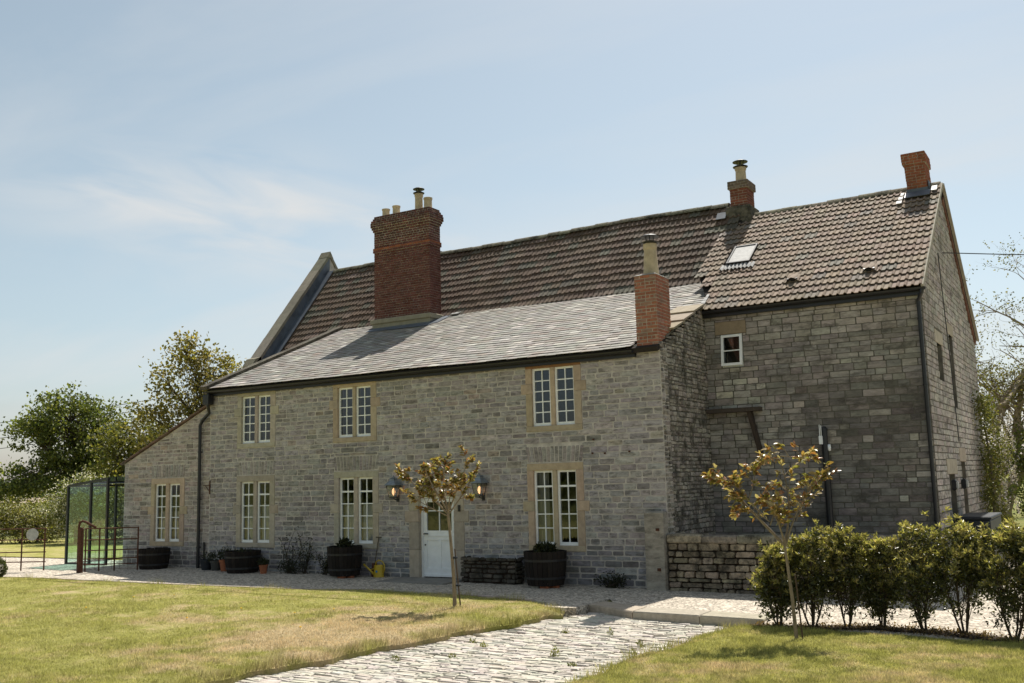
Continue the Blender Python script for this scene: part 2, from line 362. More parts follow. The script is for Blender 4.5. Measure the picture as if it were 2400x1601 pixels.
def masonry(out, M, u0, u1, v0, v1, blocks, parent, tintf, hgt=(0.105, 0.165), wid=(0.23, 0.54), joint=0.022, proud=(0.004, 0.016), topf=None, rnd=0.018, jit=0.006, u_at=None):
    v = v0
    while v < v1 - 0.02:
        vt = min(v + R.uniform(*hgt), v1)
        if v1 - vt < 0.05: vt = v1
        act = [b for b in blocks if b[2] < vt - 0.004 and b[3] > v + 0.004]
        bp = sorted({u0, u1} | {min(max(x, u0), u1) for b in act for x in b[:2]})
        runs = []
        for a, b in zip(bp, bp[1:]):
            if b - a < 0.02: continue
            mid = (a + b) / 2; lo, hi = v, vt
            for q in act:
                if q[0] < mid < q[1]:
                    if q[2] > lo + 0.02: hi = min(hi, q[2])
                    elif q[3] < hi - 0.02: lo = max(lo, q[3])
                    else: hi = lo
            if hi - lo < 0.03: continue
            if runs and abs(runs[-1][1] - a) < 1e-6 and runs[-1][2:] == [lo, hi]: runs[-1][1] = b
            else: runs.append([a, b, lo, hi])
        for a, b, lo, hi in runs:
            x = a - R.uniform(0, 0.0)
            first = True
            while x < b - 1e-4:
                wd = R.uniform(*wid)
                if first: wd *= R.uniform(0.4, 1.0); first = False
                e = x + wd
                if b - e < wid[0] * 0.55: e = b
                ta = min(hi, topf(x)) if topf else hi; tb = min(hi, topf(e)) if topf else hi
                if max(ta, tb) - lo > 0.05 and min(ta, tb) - lo > 0.015:
                    out.append(stone_piece(M, x, e, lo, ta, tb, joint * R.uniform(0.7, 1.3), R.uniform(*proud), rnd, tintf((x + e) / 2, (lo + hi) / 2), parent, jit))
                x = e
        v = vt
def wall_backing(kind, c, u0, u1, v0, topf, opens, thick, knots=()):
    mb = MB(); us = sorted({u0, u1} | {x for o_ in opens for x in o_[:2] if u0 < x < u1} | set(knots))
    sgn = {'front': 1, 'right': -1, 'left': 1, 'back': -1}[kind]; ax = 'y' if kind in ('front', 'back') else 'x'
    for a, b in zip(us, us[1:]):
        mid = (a + b) / 2; lo = v0
        for o_ in sorted((q for q in opens if q[0] < mid < q[1]), key=lambda q: q[2]):
            if o_[2] > lo + 1e-4: mb.prism([(a, lo), (b, lo), (b, o_[2]), (a, o_[2])], ax, c, c + sgn * thick)
            lo = o_[3]
        mb.prism([(a, lo), (b, lo), (b, topf(b)), (a, topf(a))], ax, c, c + sgn * thick)
    return mb

# ------------------------------------------------------------------ the farmhouse
house = tag(empty('farmhouse', (7.5, 0, 0)), 'long grey stone farmhouse with slate and pantile roofs and brick chimneys', 'house')
house.location = (0, 0, 0)
stones = []; bricks = []; tiles = []; slates = []
GREY = (0.37, 0.342, 0.332); WING = (0.29, 0.265, 0.237)
def front_tint(u, v):
    c = vary(GREY, 0.13)
    k = R.random()
    if k < 0.08: c = vary((0.255, 0.234, 0.22), 0.15)
    elif k < 0.13: c = vary((0.46, 0.425, 0.40), 0.08)
    elif k < 0.155: c = vary((0.38, 0.325, 0.28), 0.1)
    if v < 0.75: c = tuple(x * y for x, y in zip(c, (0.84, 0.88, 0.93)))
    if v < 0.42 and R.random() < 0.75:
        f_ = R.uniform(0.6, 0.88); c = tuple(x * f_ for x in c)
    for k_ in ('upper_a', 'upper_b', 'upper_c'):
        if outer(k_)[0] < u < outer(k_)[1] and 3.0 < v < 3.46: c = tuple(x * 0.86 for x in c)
    return c
def wing_tint(u, v):
    c = vary(WING, 0.17)
    k = R.random()
    if 15.3 < u < 16.6 and 3.9 < v < 4.7 and k < 0.75: c = vary((0.46, 0.43, 0.365), 0.15)
    elif v > 5.6: c = vary((0.37, 0.335, 0.30), 0.12)
    elif u > 17.3 and v < 4.4: c = vary((0.195, 0.178, 0.158), 0.25)
    if k > 0.93: c = vary((0.38, 0.35, 0.30), 0.1)
    return c
def end_tint(u, v):
    c = vary((0.38, 0.342, 0.295), 0.28)
    return c
def gable_tint(u, v): return vary((0.41, 0.372, 0.335), 0.14)

# --- windows: (casements, z0, z1, lower?) measured on the front wall
WIN = {
 'upper_a': ([(1.835, 2.365), (2.475, 2.995)], 3.585, 4.955, 0, 'upper window nearest the left end of the front wall'),
 'upper_b': ([(5.515, 6.035), (6.135, 6.675)], 3.595, 4.960, 0, 'upper window between the big brick chimney and the left end'),
 'upper_c': ([(11.67, 12.185), (12.295, 12.83)], 3.595, 4.995, 0, 'upper window nearest the slim corner chimney, with rusty lintel'),
 'lower_0': ([(-1.87, -1.38), (-1.24, -0.73)], 0.75, 2.49, 1, 'window in the sloping lean-to at the left end'),
 'lower_a': ([(1.83, 2.335), (2.465, 2.99)], 0.75, 2.48, 1, 'lower window beside the drainpipe, half curtained'),
 'lower_b': ([(5.55, 6.07), (6.195, 6.725)], 0.76, 2.505, 1, 'lower window left of the door, half curtained'),
 'lower_c': ([(11.645, 12.17), (12.28, 12.81)], 0.77, 2.53, 1, 'lower window right of the door above a barrel planter'),
}
def outer(k):
    cs, z0, z1, low, _ = WIN[k]
    return (cs[0][0] - 0.16, cs[1][1] + 0.19, z0 - 0.13, z1 + (0.17 if low else 0.14))
DOOR = (7.92, 9.62, -0.10, 2.20)
main_win = ['upper_a', 'upper_b', 'upper_c', 'lower_a', 'lower_b', 'lower_c']
opens = [outer(k) for k in main_win] + [DOOR]
blocks = list(opens)
for k in main_win + ['lower_0']:
    a, b_, c_, d_ = outer(k); z = (1.57, 1.81) if WIN[k][3] else (4.385, 4.625)
    blocks += [(a - 0.13, a, *z), (b_, b_ + 0.13, *z)]
    if WIN[k][3]: blocks.append((a + 0.02, b_ - 0.02, d_, d_ + 0.42))
blocks += [(7.79, 7.92, 1.32, 1.60), (9.62, 9.765, 1.32, 1.60)]
XL, XR, EAVE = 0.55, 15.05, 5.20
fw = wall_backing('front', 0.0, XL, XR, -0.5, lambda u: EAVE + 0.12, opens, 0.42).build('front_wall', 'mortar', house)
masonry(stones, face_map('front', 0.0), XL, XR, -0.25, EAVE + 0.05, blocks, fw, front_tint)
# lean-to at the left, in the same plane
lt_top = lambda u: 3.13 + (u + 3.37) * (4.70 - 3.13) / 3.7
lw = wall_backing('front', 0.004, -3.32, XL, -0.5, lt_top, [outer('lower_0')], 0.42).build('lean_to_wall', 'mortar', house)
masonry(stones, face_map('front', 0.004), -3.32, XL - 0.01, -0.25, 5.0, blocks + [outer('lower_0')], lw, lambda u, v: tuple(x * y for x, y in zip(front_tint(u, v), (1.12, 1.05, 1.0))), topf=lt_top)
ls = wall_backing('left', -3.32, 0.42, 4.6, -0.5, lambda u: 3.1, [], 0.4).build('lean_to_side_wall', 'mortar', house)
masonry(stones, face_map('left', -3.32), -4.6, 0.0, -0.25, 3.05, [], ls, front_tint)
mb = MB()
for i in range(9):
    a = -3.45 + i * 0.445; b_ = a + 0.47
    mb.prism([(a, lt_top(a) + 0.01 + 0.02), (b_, lt_top(b_) + 0.01), (b_, lt_top(b_) + 0.06), (a, lt_top(a) + 0.085)], 'y', -0.09, 4.6, vary((0.16, 0.105, 0.078), 0.2))
mb.build('lean_to_roof', 'tile', house)
# right end wall of the front range, rough rubble
end_top = lambda u: 5.36 + 0.43 * u
ew = wall_backing('right', XR, 0.421, 3.0, -0.5, end_top, [], 0.42).build('end_wall', 'dark_mortar', house)
est = []
masonry(est, face_map('right', XR), 0.0, 3.0, -0.3, 6.9, [], ew, end_tint, hgt=(0.06, 0.13), wid=(0.12, 0.34), joint=0.02, proud=(0.004, 0.035), topf=lambda u: end_top(u) - 0.02, rnd=0.03, jit=0.014)
emit_pieces(est, 'rubble_stone', 'rubble_stonework', 'rubble_stone', house, 120)
# wing
WY, WX0, WX1, WE = 3.0, 15.05, 20.24, 6.40
wwin = (15.46, 16.02, 4.96, 5.80)
ww = wall_backing('front', WY, WX0 - 0.4, WX1, -0.5, lambda u: WE + 0.05, [wwin], 0.42).build('wing_wall', 'dark_mortar', house)
wst = []
masonry(wst, face_map('front', WY), WX0, WX1, -0.25, WE, [wwin, (15.33, 16.12, 5.80, 6.12)], ww, wing_tint, hgt=(0.11, 0.175), wid=(0.2, 0.5), joint=0.012, proud=(0.003, 0.012), rnd=0.012, jit=0.004)
# right gable of the wing
RY, RZ = 7.75, 9.95
REAR = 12.75
gtop = lambda u: (WE + 0.05 + (u - 3.0) * (RZ - 0.12 - WE) / (RY - 3.0)) if u < RY else (RZ - 0.07 - (u - RY) * (RZ - 0.07 - 6.25) / (REAR - RY))
gop = [(4.7, 5.5, 4.45, 5.35), (6.9, 7.6, 3.9, 5.8), (4.9, 5.9, -0.3, 2.19), (7.2, 8.0, -0.3, 2.5)]
glin = [(4.45, 5.7, 5.35, 5.66), (6.6, 7.8, 5.8, 6.1), (4.6, 6.35, 2.19, 2.56), (6.95, 8.2, 2.5, 2.86)]
gw = wall_backing('right', WX1, 3.42, REAR, -0.5, gtop, gop, 0.42, knots=(RY,)).build('gable_wall', 'dark_mortar', house)
masonry(wst, face_map('right', WX1), 3.0, REAR, -0.25, RZ, gop + glin, gw, gable_tint, hgt=(0.12, 0.19), wid=(0.3, 0.65), joint=0.022, proud=(0.006, 0.02), topf=lambda u: gtop(u) - 0.01, rnd=0.012)
emit_pieces(wst, 'wing_stone', 'wing_stonework', 'dark_stone', house, 300)
for i, (a, b_, c_, d_) in enumerate(glin):
    MB().add(*bevbox(WX1 - 0.3, WX1 + 0.02, a, b_, c_, d_, 0.012), vary((0.42, 0.36, 0.28), 0.1)).build('lintel', 'dressed_stone', gw)
for a, b_, c_, d_ in gop:
    is_door = c_ < 0
    mb = MB()
    for q in ((a, a + 0.06, c_, d_), (b_ - 0.06, b_, c_, d_), (a + 0.06, b_ - 0.06, d_ - 0.06, d_)): mb.box(WX1 - 0.2, WX1 - 0.13, q[0], q[1], q[2], q[3])
    if not is_door: mb.box(WX1 - 0.2, WX1 - 0.13, a + 0.06, b_ - 0.06, c_, c_ + 0.07)
    fo = mb.build('side_door' if is_door else 'side_window', 'white_paint', house)
    MB().box(WX1 - 0.18, WX1 - 0.16, a + 0.06, b_ - 0.06, c_ + 0.07, d_ - 0.06).build('pane' if not is_door else 'door_leaf', 'window_glass' if not is_door else 'clay_pot', fo)
# hidden walls that close the house
back = MB()
back.box(XL, XL + 0.4, 0.42, 5.6, -0.5, 5.35); back.prism([(0.0, 5.3), (5.6, 5.3), (5.6, 7.65)], 'x', XL, XL + 0.4)
back.box(-1.95, WX0 - 0.42, 4.1, 4.5, -0.5, 6.05)
back.box(-1.95, WX1 - 0.42, REAR - 0.4, REAR, -0.5, 6.2)
back.build('rear_walls', 'mortar', house)
inn = MB(); inn.box(XL + 0.4, XR - 0.42, 3.6, 3.7, -0.4, 6.3); inn.box(XL + 0.4, XR - 0.42, 0.43, 3.6, -0.2, -0.1); inn.box(XL + 0.4, XR - 0.42, 0.43, 3.6, 2.85, 3.05)
for x in (4.3, 7.3, 10.3): inn.box(x, x + 0.15, 0.43, 3.6, -0.1, 5.2)
inn.box(-3.0, XL - 0.01, 3.5, 3.6, -0.4, 3.3); inn.box(-3.3, XL, 0.43, 3.5, -0.2, -0.1)
inn.build('inner_walls', 'plaster', house)
bbk = MB(); bbk.box(WX0, WX1 - 0.45, 4.4, 4.5, 0, 6.3); bbk.build('inner_wing_wall', 'plaster', house)

# --- stone window surrounds, casements, panes
SAND = (0.44, 0.345, 0.25); BUFF = (0.41, 0.36, 0.285)
pane_n = 0
def window(key):
    cs, z0, z1, low, label = WIN[key]
    a, b_, c_, d_ = outer(key)
    mb = MB()
    for xa, xb in cs:
        f = 0.05
        mb.box(xa, xa + f, 0.055, 0.11, z0, z1); mb.box(xb - f, xb, 0.055, 0.11, z0, z1)
        mb.box(xa + f, xb - f, 0.055, 0.11, z1 - f, z1); mb.box(xa + f, xb - f, 0.05, 0.11, z0, z0 + 0.075)
    win = mb.build('window', 'white_paint', house)
    win['label'] = label
    for xa, xb in cs:
        ga, gb, g0, g1 = xa + 0.05, xb - 0.05, z0 + 0.075, z1 - 0.05
        bars = MB(); xm = (ga + gb) / 2; rows = 5
        zs = [g0 + (g1 - g0) * i / rows for i in range(rows + 1)]
        bars.box(xm - 0.0125, xm + 0.0125, 0.066, 0.098, g0, g1)
        for i in range(1, rows):
            h = 0.022 if (low and i == rows - 1) else 0.0125
            bars.box(ga, xm - 0.0125, 0.068, 0.096, zs[i] - h, zs[i] + h); bars.box(xm + 0.0125, gb, 0.068, 0.096, zs[i] - h, zs[i] + h)
        bars.build('glazing_bars', 'white_paint', win)
        for i in range(rows):
            for l, r_ in ((ga, xm - 0.0125), (xm + 0.0125, gb)):
                e = [R.uniform(-0.0012, 0.0012) for _ in range(3)]; y = 0.083
                zA, zB = zs[i] + 0.011, zs[i + 1] - 0.011
                MB().add([(l, y + e[0], zA), (r_, y + e[1], zA), (r_, y + e[1] + e[2], zB), (l, y + e[0] + e[2], zB)], [(0, 1, 2, 3)]).build('pane', 'window_glass', win)
    col = SAND if key in ('upper_c', 'lower_c', 'upper_b', 'lower_0') else BUFF
    def st(n, x0, x1, y0, y1, zA, zB, cc=None):
        MB().add(*bevbox(x0, x1, y0, y1, zA, zB, 0.008), cc or vary(col, 0.12)).build(n, 'dressed_stone', win)
    P_ = -0.018
    top = vary((0.26, 0.145, 0.075), 0.05) if key == 'upper_c' else vary(col, 0.12)
    st('lintel', a, b_, P_, 0.3, z1, d_, top)
    st('sill', a, b_, P_ - 0.012, 0.3, c_, z0)
    st('mullion', cs[0][1], cs[1][0], 0.0, 0.25, z0, z1)
    zq = (1.57, 1.81) if low else (4.385, 4.625)
    for s_, (x0, x1) in ((-1, (a, cs[0][0])), (1, (cs[1][1], b_))):
        st('jamb_stone', x0, x1, P_, 0.25, z0, zq[0]); st('jamb_stone', x0, x1, P_, 0.25, zq[1], z1)
        xo = (x0 - 0.13, x1) if s_ < 0 else (x0, x1 + 0.13)
        st('jamb_stone', xo[0], xo[1], P_ - 0.003, 0.25, zq[0] + 0.002, zq[1] - 0.002)
    if low:                                   # relieving arch of stones set on end
        n = 14; u = a + 0.02; wd = (b_ - a - 0.04) / n
        for i in range(n):
            lean = (i - n / 2 + 0.5) * 0.010
            M = face_map('front', 0.0 if key != 'lower_0' else 0.004)
            x0, x1 = u + i * wd, u + (i + 1) * wd
            V, F, tn, _ = stone_piece(lambda uu, vv, d, lean=lean: M(uu + lean * (vv - d_) / 0.42, vv, d), x0, x1, d_ + 0.01, d_ + 0.41, d_ + 0.41, 0.022, R.uniform(0.006, 0.016), 0.012, vary((0.345, 0.318, 0.295), 0.15), None)
            cc = tuple(sum(v[k] for v in V) / len(V) for k in range(3))
            MB().add(V, F, tn).build('arch_stone', 'stone', win, origin=cc)
    return win
for k in WIN: window(k)
emit_pieces(stones, 'wall_stone', 'front_stonework', 'stone', house, 300)

# wing window: a two-pane sash propped slightly open
mb = MB()
for q in ((15.46, 15.52, 4.96, 5.80), (15.96, 16.02, 4.96, 5.80), (15.52, 15.96, 5.75, 5.80), (15.52, 15.96, 4.96, 5.02)): mb.box(q[0], q[1], WY + 0.04, WY + 0.11, q[2], q[3])
wv = mb.build('window', 'white_paint', house); wv['label'] = 'small two-pane casement in the wing, propped open'
sash = MB(); n_ = lambda z: WY + 0.03 - (5.76 - z) * 0.10
def tilt(mbx, x0, x1, z0, z1, t0, t1): 
    V = [(x0, n_(z0) - t1, z0), (x1, n_(z0) - t1, z0), (x1, n_(z0) - t0, z0), (x0, n_(z0) - t0, z0), (x0, n_(z1) - t1, z1), (x1, n_(z1) - t1, z1), (x1, n_(z1) - t0, z1), (x0, n_(z1) - t0, z1)]
    mbx.add(V, BOXF)
for q in ((15.47, 15.535, 5.0, 5.78), (15.945, 16.01, 5.0, 5.78), (15.535, 15.945, 5.72, 5.78), (15.535, 15.945, 5.0, 5.065), (15.535, 15.945, 5.365, 5.39)): tilt(sash, *q, 0.0, 0.045)
sash.build('sash', 'white_paint', wv)
for z0, z1 in ((5.065, 5.365), (5.39, 5.72)):
    g_ = MB(); tilt(g_, 15.535, 15.945, z0, z1, 0.02, 0.026); g_.build('pane', 'window_glass', wv)
MB().add(*bevbox(15.33, 16.12, WY - 0.015, WY + 0.3, 5.80, 6.12, 0.01), (0.30, 0.235, 0.16)).build('lintel', 'dressed_stone', wv)

# --- front door
dr = MB()
DX0, DX1, DZ0, DZ1 = 8.22, 9.32, -0.08, 1.97
dr.box(DX0, DX0 + 0.06, 0.10, 0.2, DZ0, DZ1); dr.box(DX1 - 0.06, DX1, 0.10, 0.2, DZ0, DZ1); dr.box(DX0 + 0.06, DX1 - 0.06, 0.10, 0.2, DZ1 - 0.06, DZ1)
door = dr.build('front_door', 'white_paint', house); door['label'] = 'white half-glazed stable door with small panes'
lf = MB(); A0, A1 = DX0 + 0.065, DX1 - 0.065
lf.box(A0, A0 + 0.10, 0.12, 0.17, -0.05, 1.9); lf.box(A1 - 0.10, A1, 0.12, 0.17, -0.05, 1.9)
for z0, z1 in ((-0.05, 0.16), (0.86, 1.10), (1.82, 1.9)): lf.box(A0 + 0.10, A1 - 0.10, 0.12, 0.17, z0, z1)
xm = (A0 + A1) / 2
lf.box(xm - 0.05, xm + 0.05, 0.122, 0.168, 0.16, 0.86)
lf.box(A0 + 0.09, A1 - 0.09, 0.145, 0.16, 0.15, 0.87)
lf.box(A0 - 0.0, A1, 0.09, 0.12, -0.05, 0.01); lf.box(A0, A1, 0.105, 0.12, 0.965, 0.985)
lf.box(xm - 0.013, xm + 0.013, 0.13, 0.165, 1.10, 1.82); lf.box(A0 + 0.1, A1 - 0.1, 0.132, 0.163, 1.585, 1.611)
lf.build('door_leaf', 'white_paint', door)
for x0, x1 in ((A0 + 0.1, xm - 0.013), (xm + 0.013, A1 - 0.1)):
    for z0, z1 in ((1.10, 1.585), (1.611, 1.82)):
        MB().add([(x0, 0.15, z0), (x1, 0.15, z0), (x1, 0.15, z1), (x0, 0.15, z1)], [(0, 1, 2, 3)]).build('pane', 'window_glass', door)
h = MB(); h.tube([(A0 + 0.05, 0.12, 1.02), (A0 + 0.05, 0.07, 1.02)], 0.014); h.tube([(A0 + 0.03, 0.07, 1.02), (A0 + 0.16, 0.07, 1.02)], 0.016); h.build('handle', 'black_metal', door)
h = MB(); h.tube([(A0 + 0.05, 0.12, 0.74), (A0 + 0.05, 0.105, 0.74)], 0.022); h.build('keyhole', 'black_metal', door)
def dst(n, *q): MB().add(*bevbox(*q, 0.01), vary(BUFF, 0.12)).build(n, 'dressed_stone', door)
dst('lintel', 7.92, 9.62, -0.02, 0.3, DZ1, 2.20)
for x0, x1, s_ in ((7.92, DX0, -1), (DX1, 9.62, 1)):
    dst('jamb_stone', x0, x1, -0.02, 0.3, -0.15, 0.62); dst('jamb_stone', x0, x1, -0.018, 0.3, 0.622, 1.32); dst('jamb_stone', x0, x1, -0.02, 0.3, 1.602, DZ1)
    dst('jamb_stone', x0 - (0.13 if s_ < 0 else 0), x1 + (0.145 if s_ > 0 else 0), -0.023, 0.3, 1.322, 1.60)
bell = MB(); bell.box(9.47, 9.53, -0.06, -0.024, 1.58, 1.74); bell.build('door_bell', 'black_metal', house)

# ------------------------------------------------------------------ roofs
def roof_map(Y0, Z0, sl):
    L = math.sqrt(1 + sl * sl)
    return (lambda u, s, h: (u, Y0 + s / L - h * sl / L, Z0 + s * sl / L + h / L)), L
def wavy(M, amp, k1, k2, ph):
    return lambda u, s, h: M(u, s, h + amp * (math.sin(u * k1 + ph) * 0.6 + math.sin(u * k2 - s * 0.9 + ph * 2) * 0.4))
# slate roof over the front range
MS, LS = roof_map(-0.20, 5.244, 0.43); MSF = MS; MS = wavy(MS, 0.016, 0.9, 1.7, 0.4)
SMAX = (5.62 + 0.20) * LS
vl = lambda s: 0.62 + 0.40 * s / SMAX
def quadprism(M, pts, h0, h1):
    V = [M(u, s, h0) for u, s in pts] + [M(u, s, h1) for u, s in pts]; n = len(pts)
    return V, [tuple(range(n))[::-1], tuple(range(n, 2 * n))] + [(i, (i + 1) % n, (i + 1) % n + n, i + n) for i in range(n)]
sroof = MB(); sroof.add(*quadprism(MSF, [(vl(0) - 0.05, 0.03), (15.05, 0.03), (15.05, SMAX), (vl(SMAX), SMAX)], -0.14, -0.022))
sroof = sroof.build('slate_roof', 'roof_deck', house)
SLATE = (0.265, 0.247, 0.22)
CH1 = (3.0, 5.28, 4.75, 5.36)
s = 0.0; row = 0; ex = 0.215
while s < SMAX - 0.05:
    u = vl(s) - R.uniform(0, 0.3); first = True
    while u < 15.03:
        wd = R.uniform(0.24, 0.34); a = max(u, vl(s) - 0.02); b_ = min(u + wd, 15.04); u += wd
        if b_ - a < 0.06: continue
        yy = -0.20 + (s + ex / 2) / LS
        if yy < 0.86 and b_ > 14.42: b_ = min(b_, 14.42)
        if b_ - a < 0.05: continue
        if yy > CH1[2] - 0.05 and a < CH1[1] + 0.05 and b_ > CH1[0] - 0.1 and yy < CH1[3]: continue
        top = min(s + ex + 0.08, SMAX + 0.05); lift = 0.031 + R.uniform(-0.004, 0.006); sk = R.uniform(-0.010, 0.010)
        V = [MS(a + 0.003, s + sk, lift - 0.012), (MS(b_ - 0.003, s + sk + R.uniform(-0.006, 0.006), lift - 0.012)), MS(b_ - 0.003, top, 0.0), MS(a + 0.003, top, 0.0),
             MS(a + 0.003, s + sk, lift), MS(b_ - 0.003, s + sk, lift), MS(b_ - 0.003, top, 0.012), MS(a + 0.003, top, 0.012)]
        k = R.random()
        c = vary(SLATE, 0.13) if k < 0.8 else vary((0.24, 0.205, 0.175), 0.15) if k < 0.93 else vary((0.41, 0.38, 0.335), 0.08)
        slates.append((V, BOXF, c, sroof))
    s += ex; row += 1
emit_pieces(slates, 'slate', 'slate_courses', 'slate', house, 300)
# verge stones down the left edge and large stone slabs on the right edge of the slate roof
k = 0; s = -0.08
while s < SMAX - 0.1:
    e = min(s + R.uniform(0.7, 1.0), SMAX + 0.12)
    MB().add(*quadprism(MS, [(vl(s) - 0.24, s + 0.01), (vl(s) + 0.06, s + 0.01), (vl(e) + 0.06, e), (vl(e) - 0.24, e)], 0.0, 0.115), vary((0.13, 0.115, 0.09), 0.15)).build('verge_stone', 'rubble_stone', sroof)
    s = e
for i, (s0, s1) in enumerate(((0.95, 1.75), (1.65, 2.55), (2.45, 3.25))):
    V = [MS(14.42 - 0.1 * (i == 1), s0, 0.075), MS(15.17, s0, 0.075), MS(15.17, s1, 0.03), MS(14.45, s1, 0.03), MS(14.42 - 0.1 * (i == 1), s0, 0.12), MS(15.17, s0, 0.12), MS(15.17, s1, 0.075), MS(14.45, s1, 0.075)]
    MB().add(V, BOXF, vary((0.30, 0.255, 0.19), 0.1)).build('stone_slab', 'dressed_stone', sroof)

# pantile roofs
def tile_piece(M, u, s, w, exl, tint, parent, lift=0.055):
    prof = []
    for k in range(2):
        o_ = k * w / 2
        prof += [(o_, 0.0), (o_ + 0.50 * w / 2, 0.0), (o_ + 0.62 * w / 2, 0.022), (o_ + 0.76 * w / 2, 0.040), (o_ + 0.90 * w / 2, 0.022)]
    prof.append((w, 0.0))
    dz = R.uniform(-0.004, 0.006); ds = R.uniform(-0.012, 0.012) - (R.uniform(0.03, 0.09) if R.random() < 0.012 else 0); du = R.uniform(-0.004, 0.004)
    V = []; n = len(prof)
    for a, h in prof: V.append(M(u + a + du, s + ds, h + lift + dz))
    for a, h in prof: V.append(M(u + a + du, s + exl + 0.05, h + 0.016))
    for a, h in prof: V.append(M(u + a + du, s + ds + 0.004, h + lift + dz - 0.020))
    F = [(i, i + 1, n + i + 1, n + i) for i in range(n - 1)] + [(2 * n + i, 2 * n + i + 1, i + 1, i) for i in range(n - 1)]
    return (V, F, tint, parent)
# main back range, steep
MSL = 1.2
MM, LM = roof_map(4.0, 10.43 - MSL * (RY - 4.0), MSL)
smax_m = (RY - 4.0) * LM; MMF = MM; MM = wavy(MM, 0.035, 0.62, 1.5, 1.0)
tr = MB(); tr.add(*quadprism(MMF, [(-1.95, 0.0), (WX0 - 0.2, 0.0), (WX0 - 0.2, smax_m), (-1.95, smax_m)], -0.15, -0.045))
MBk = lambda u, s_, h: (u, 2 * RY - MMF(u, s_, h)[1], MMF(u, s_, h)[2])
tr.add(*quadprism(MBk, [(-1.95, -0.4), (WX0 - 0.2, -0.4), (WX0 - 0.2, smax_m), (-1.95, smax_m)], -0.1, 0.03))
troof = tr.build('main_tile_roof', 'roof_deck', house)
TW_, EXM = 0.335, 0.325
MAINC = (0.128, 0.088, 0.062)
row = 0; s = smax_m - 0.05 - EXM
s_lo = (5.45 - 4.0) * LM
while s > -0.1:
    x0 = -1.62
    while x0 < WX0 - 0.35:
        if s < s_lo - EXM * 1.2 and x0 > 1.6: break
        c = vary(MAINC, 0.17)
        if R.random() < 0.18: c = vary((0.12, 0.108, 0.08), 0.2)
        if R.random() < 0.08: c = vary((0.185, 0.135, 0.105), 0.1)
        tiles.append(tile_piece(MM, x0, s, TW_, EXM, c, troof)); x0 += TW_
    s -= EXM
# wing roof, shallower
WSL = (10.0 - 6.43) / (RY - 2.80)
MW, LW = roof_map(2.80, 6.43, WSL)
smax_w = (RY - 2.8) * LW; MWF = MW; MW = wavy(MW, 0.018, 0.9, 2.0, 2.0)
wr = MB(); wr.add(*quadprism(MWF, [(15.02, 0.02), (WX1 + 0.03, 0.02), (WX1 + 0.03, smax_w), (14.5, smax_w), (14.5, 1.95), (15.02, 0.7)], -0.12, -0.025))
MWb = lambda u, s_, h: (u, 2 * RY - MWF(u, s_, h)[1], MWF(u, s_, h)[2])
wr.add(*quadprism(MWb, [(14.55, -0.25), (WX1 + 0.06, -0.25), (WX1 + 0.06, smax_w), (14.55, smax_w)], -0.09, 0.05))
wr.box(14.56, 14.95, 4.1, RY, 6.2, 7.0)
wroof = wr.build('wing_tile_roof', 'roof_deck', house)
wl = lambda s_: 15.03 if s_ < 0.6 else max(14.42, 15.03 - (s_ - 0.6) * 0.42)
EXW = 0.338; TWW = 0.332
WINGC = (0.22, 0.165, 0.12)
SKY = (15.10, 15.80, 4.70, 5.72)
s = -0.05
while s < smax_w - 0.15:
    x0 = WX1 + 0.08 - TWW
    while x0 > wl(s) - 0.2:
        yy = 2.8 + (s + 0.17) / LW
        if not (SKY[0] - 0.03 < x0 + TWW / 2 < SKY[1] + 0.03 and SKY[2] < yy < SKY[3]):
            c = vary(WINGC, 0.12)
            if R.random() < 0.1: c = vary((0.245, 0.185, 0.14), 0.1)
            if R.random() < 0.1: c = vary((0.19, 0.165, 0.135), 0.12)
            tiles.append(tile_piece(MW, x0, s, TWW, EXW, c, wroof))
        x0 -= TWW
    s += EXW
emit_pieces(tiles, 'roof_tile', 'roof_tile_courses', 'tile', house, 300)
# ridge tiles
def ridge(x0, x1, y, z, parent, tintc, r=0.15):
    x = x0
    while x < x1 - 0.05:
        e = min(x + 0.44, x1); V = []; n = 9; dz = R.uniform(-0.012, 0.012) + 0.03 * math.sin(x * 0.62 + 1.0)
        for xx in (x + 0.004, e - 0.004):
            for k in range(n):
                a = math.pi * k / (n - 1); V.append((xx, y - r * 1.15 * math.cos(a), z - 0.06 + r * math.sin(a) + dz))
        F = [(k, k + 1, n + k + 1, n + k) for k in range(n - 1)] + [tuple(range(n))[::-1], tuple(range(n, 2 * n))]
        MB().add(V, F, vary(tintc, 0.12)).build('ridge_tile', 'rubble_stone', parent, smooth=False)
        x = e
ridge(-1.6, 14.35, RY, 10.43, troof, (0.22, 0.20, 0.15))
ridge(15.05, WX1 + 0.05, RY, 10.0, wroof, (0.30, 0.265, 0.20))
# mortar verge of the wing gable
vg = MB(); vg.add(*quadprism(MW, [(WX1 + 0.045, -0.06), (WX1 + 0.10, -0.06), (WX1 + 0.10, smax_w), (WX1 + 0.045, smax_w)], -0.07, 0.05), (0.34, 0.31, 0.25)); vg.build('verge', 'dressed_stone', wroof)
vg = MB(); vg.add(*quadprism(MWb, [(WX1 + 0.062, -0.3), (WX1 + 0.13, -0.3), (WX1 + 0.13, smax_w), (WX1 + 0.062, smax_w)], -0.02, 0.06), (0.34, 0.31, 0.25)); vg.build('verge', 'dressed_stone', wroof)
vb = []
n = int(smax_w / 0.23)
for i in range(n):
    V, F = quadprism(MWb, [(WX1 + 0.0, i * 0.23 - 0.2), (WX1 + 0.055, i * 0.23 - 0.2), (WX1 + 0.055, i * 0.23 + 0.015), (WX1 + 0.0, i * 0.23 + 0.015)], -0.26, -0.10)
    vb.append((V, F, vary((0.16, 0.082, 0.058), 0.25), gw))
bricks += vb
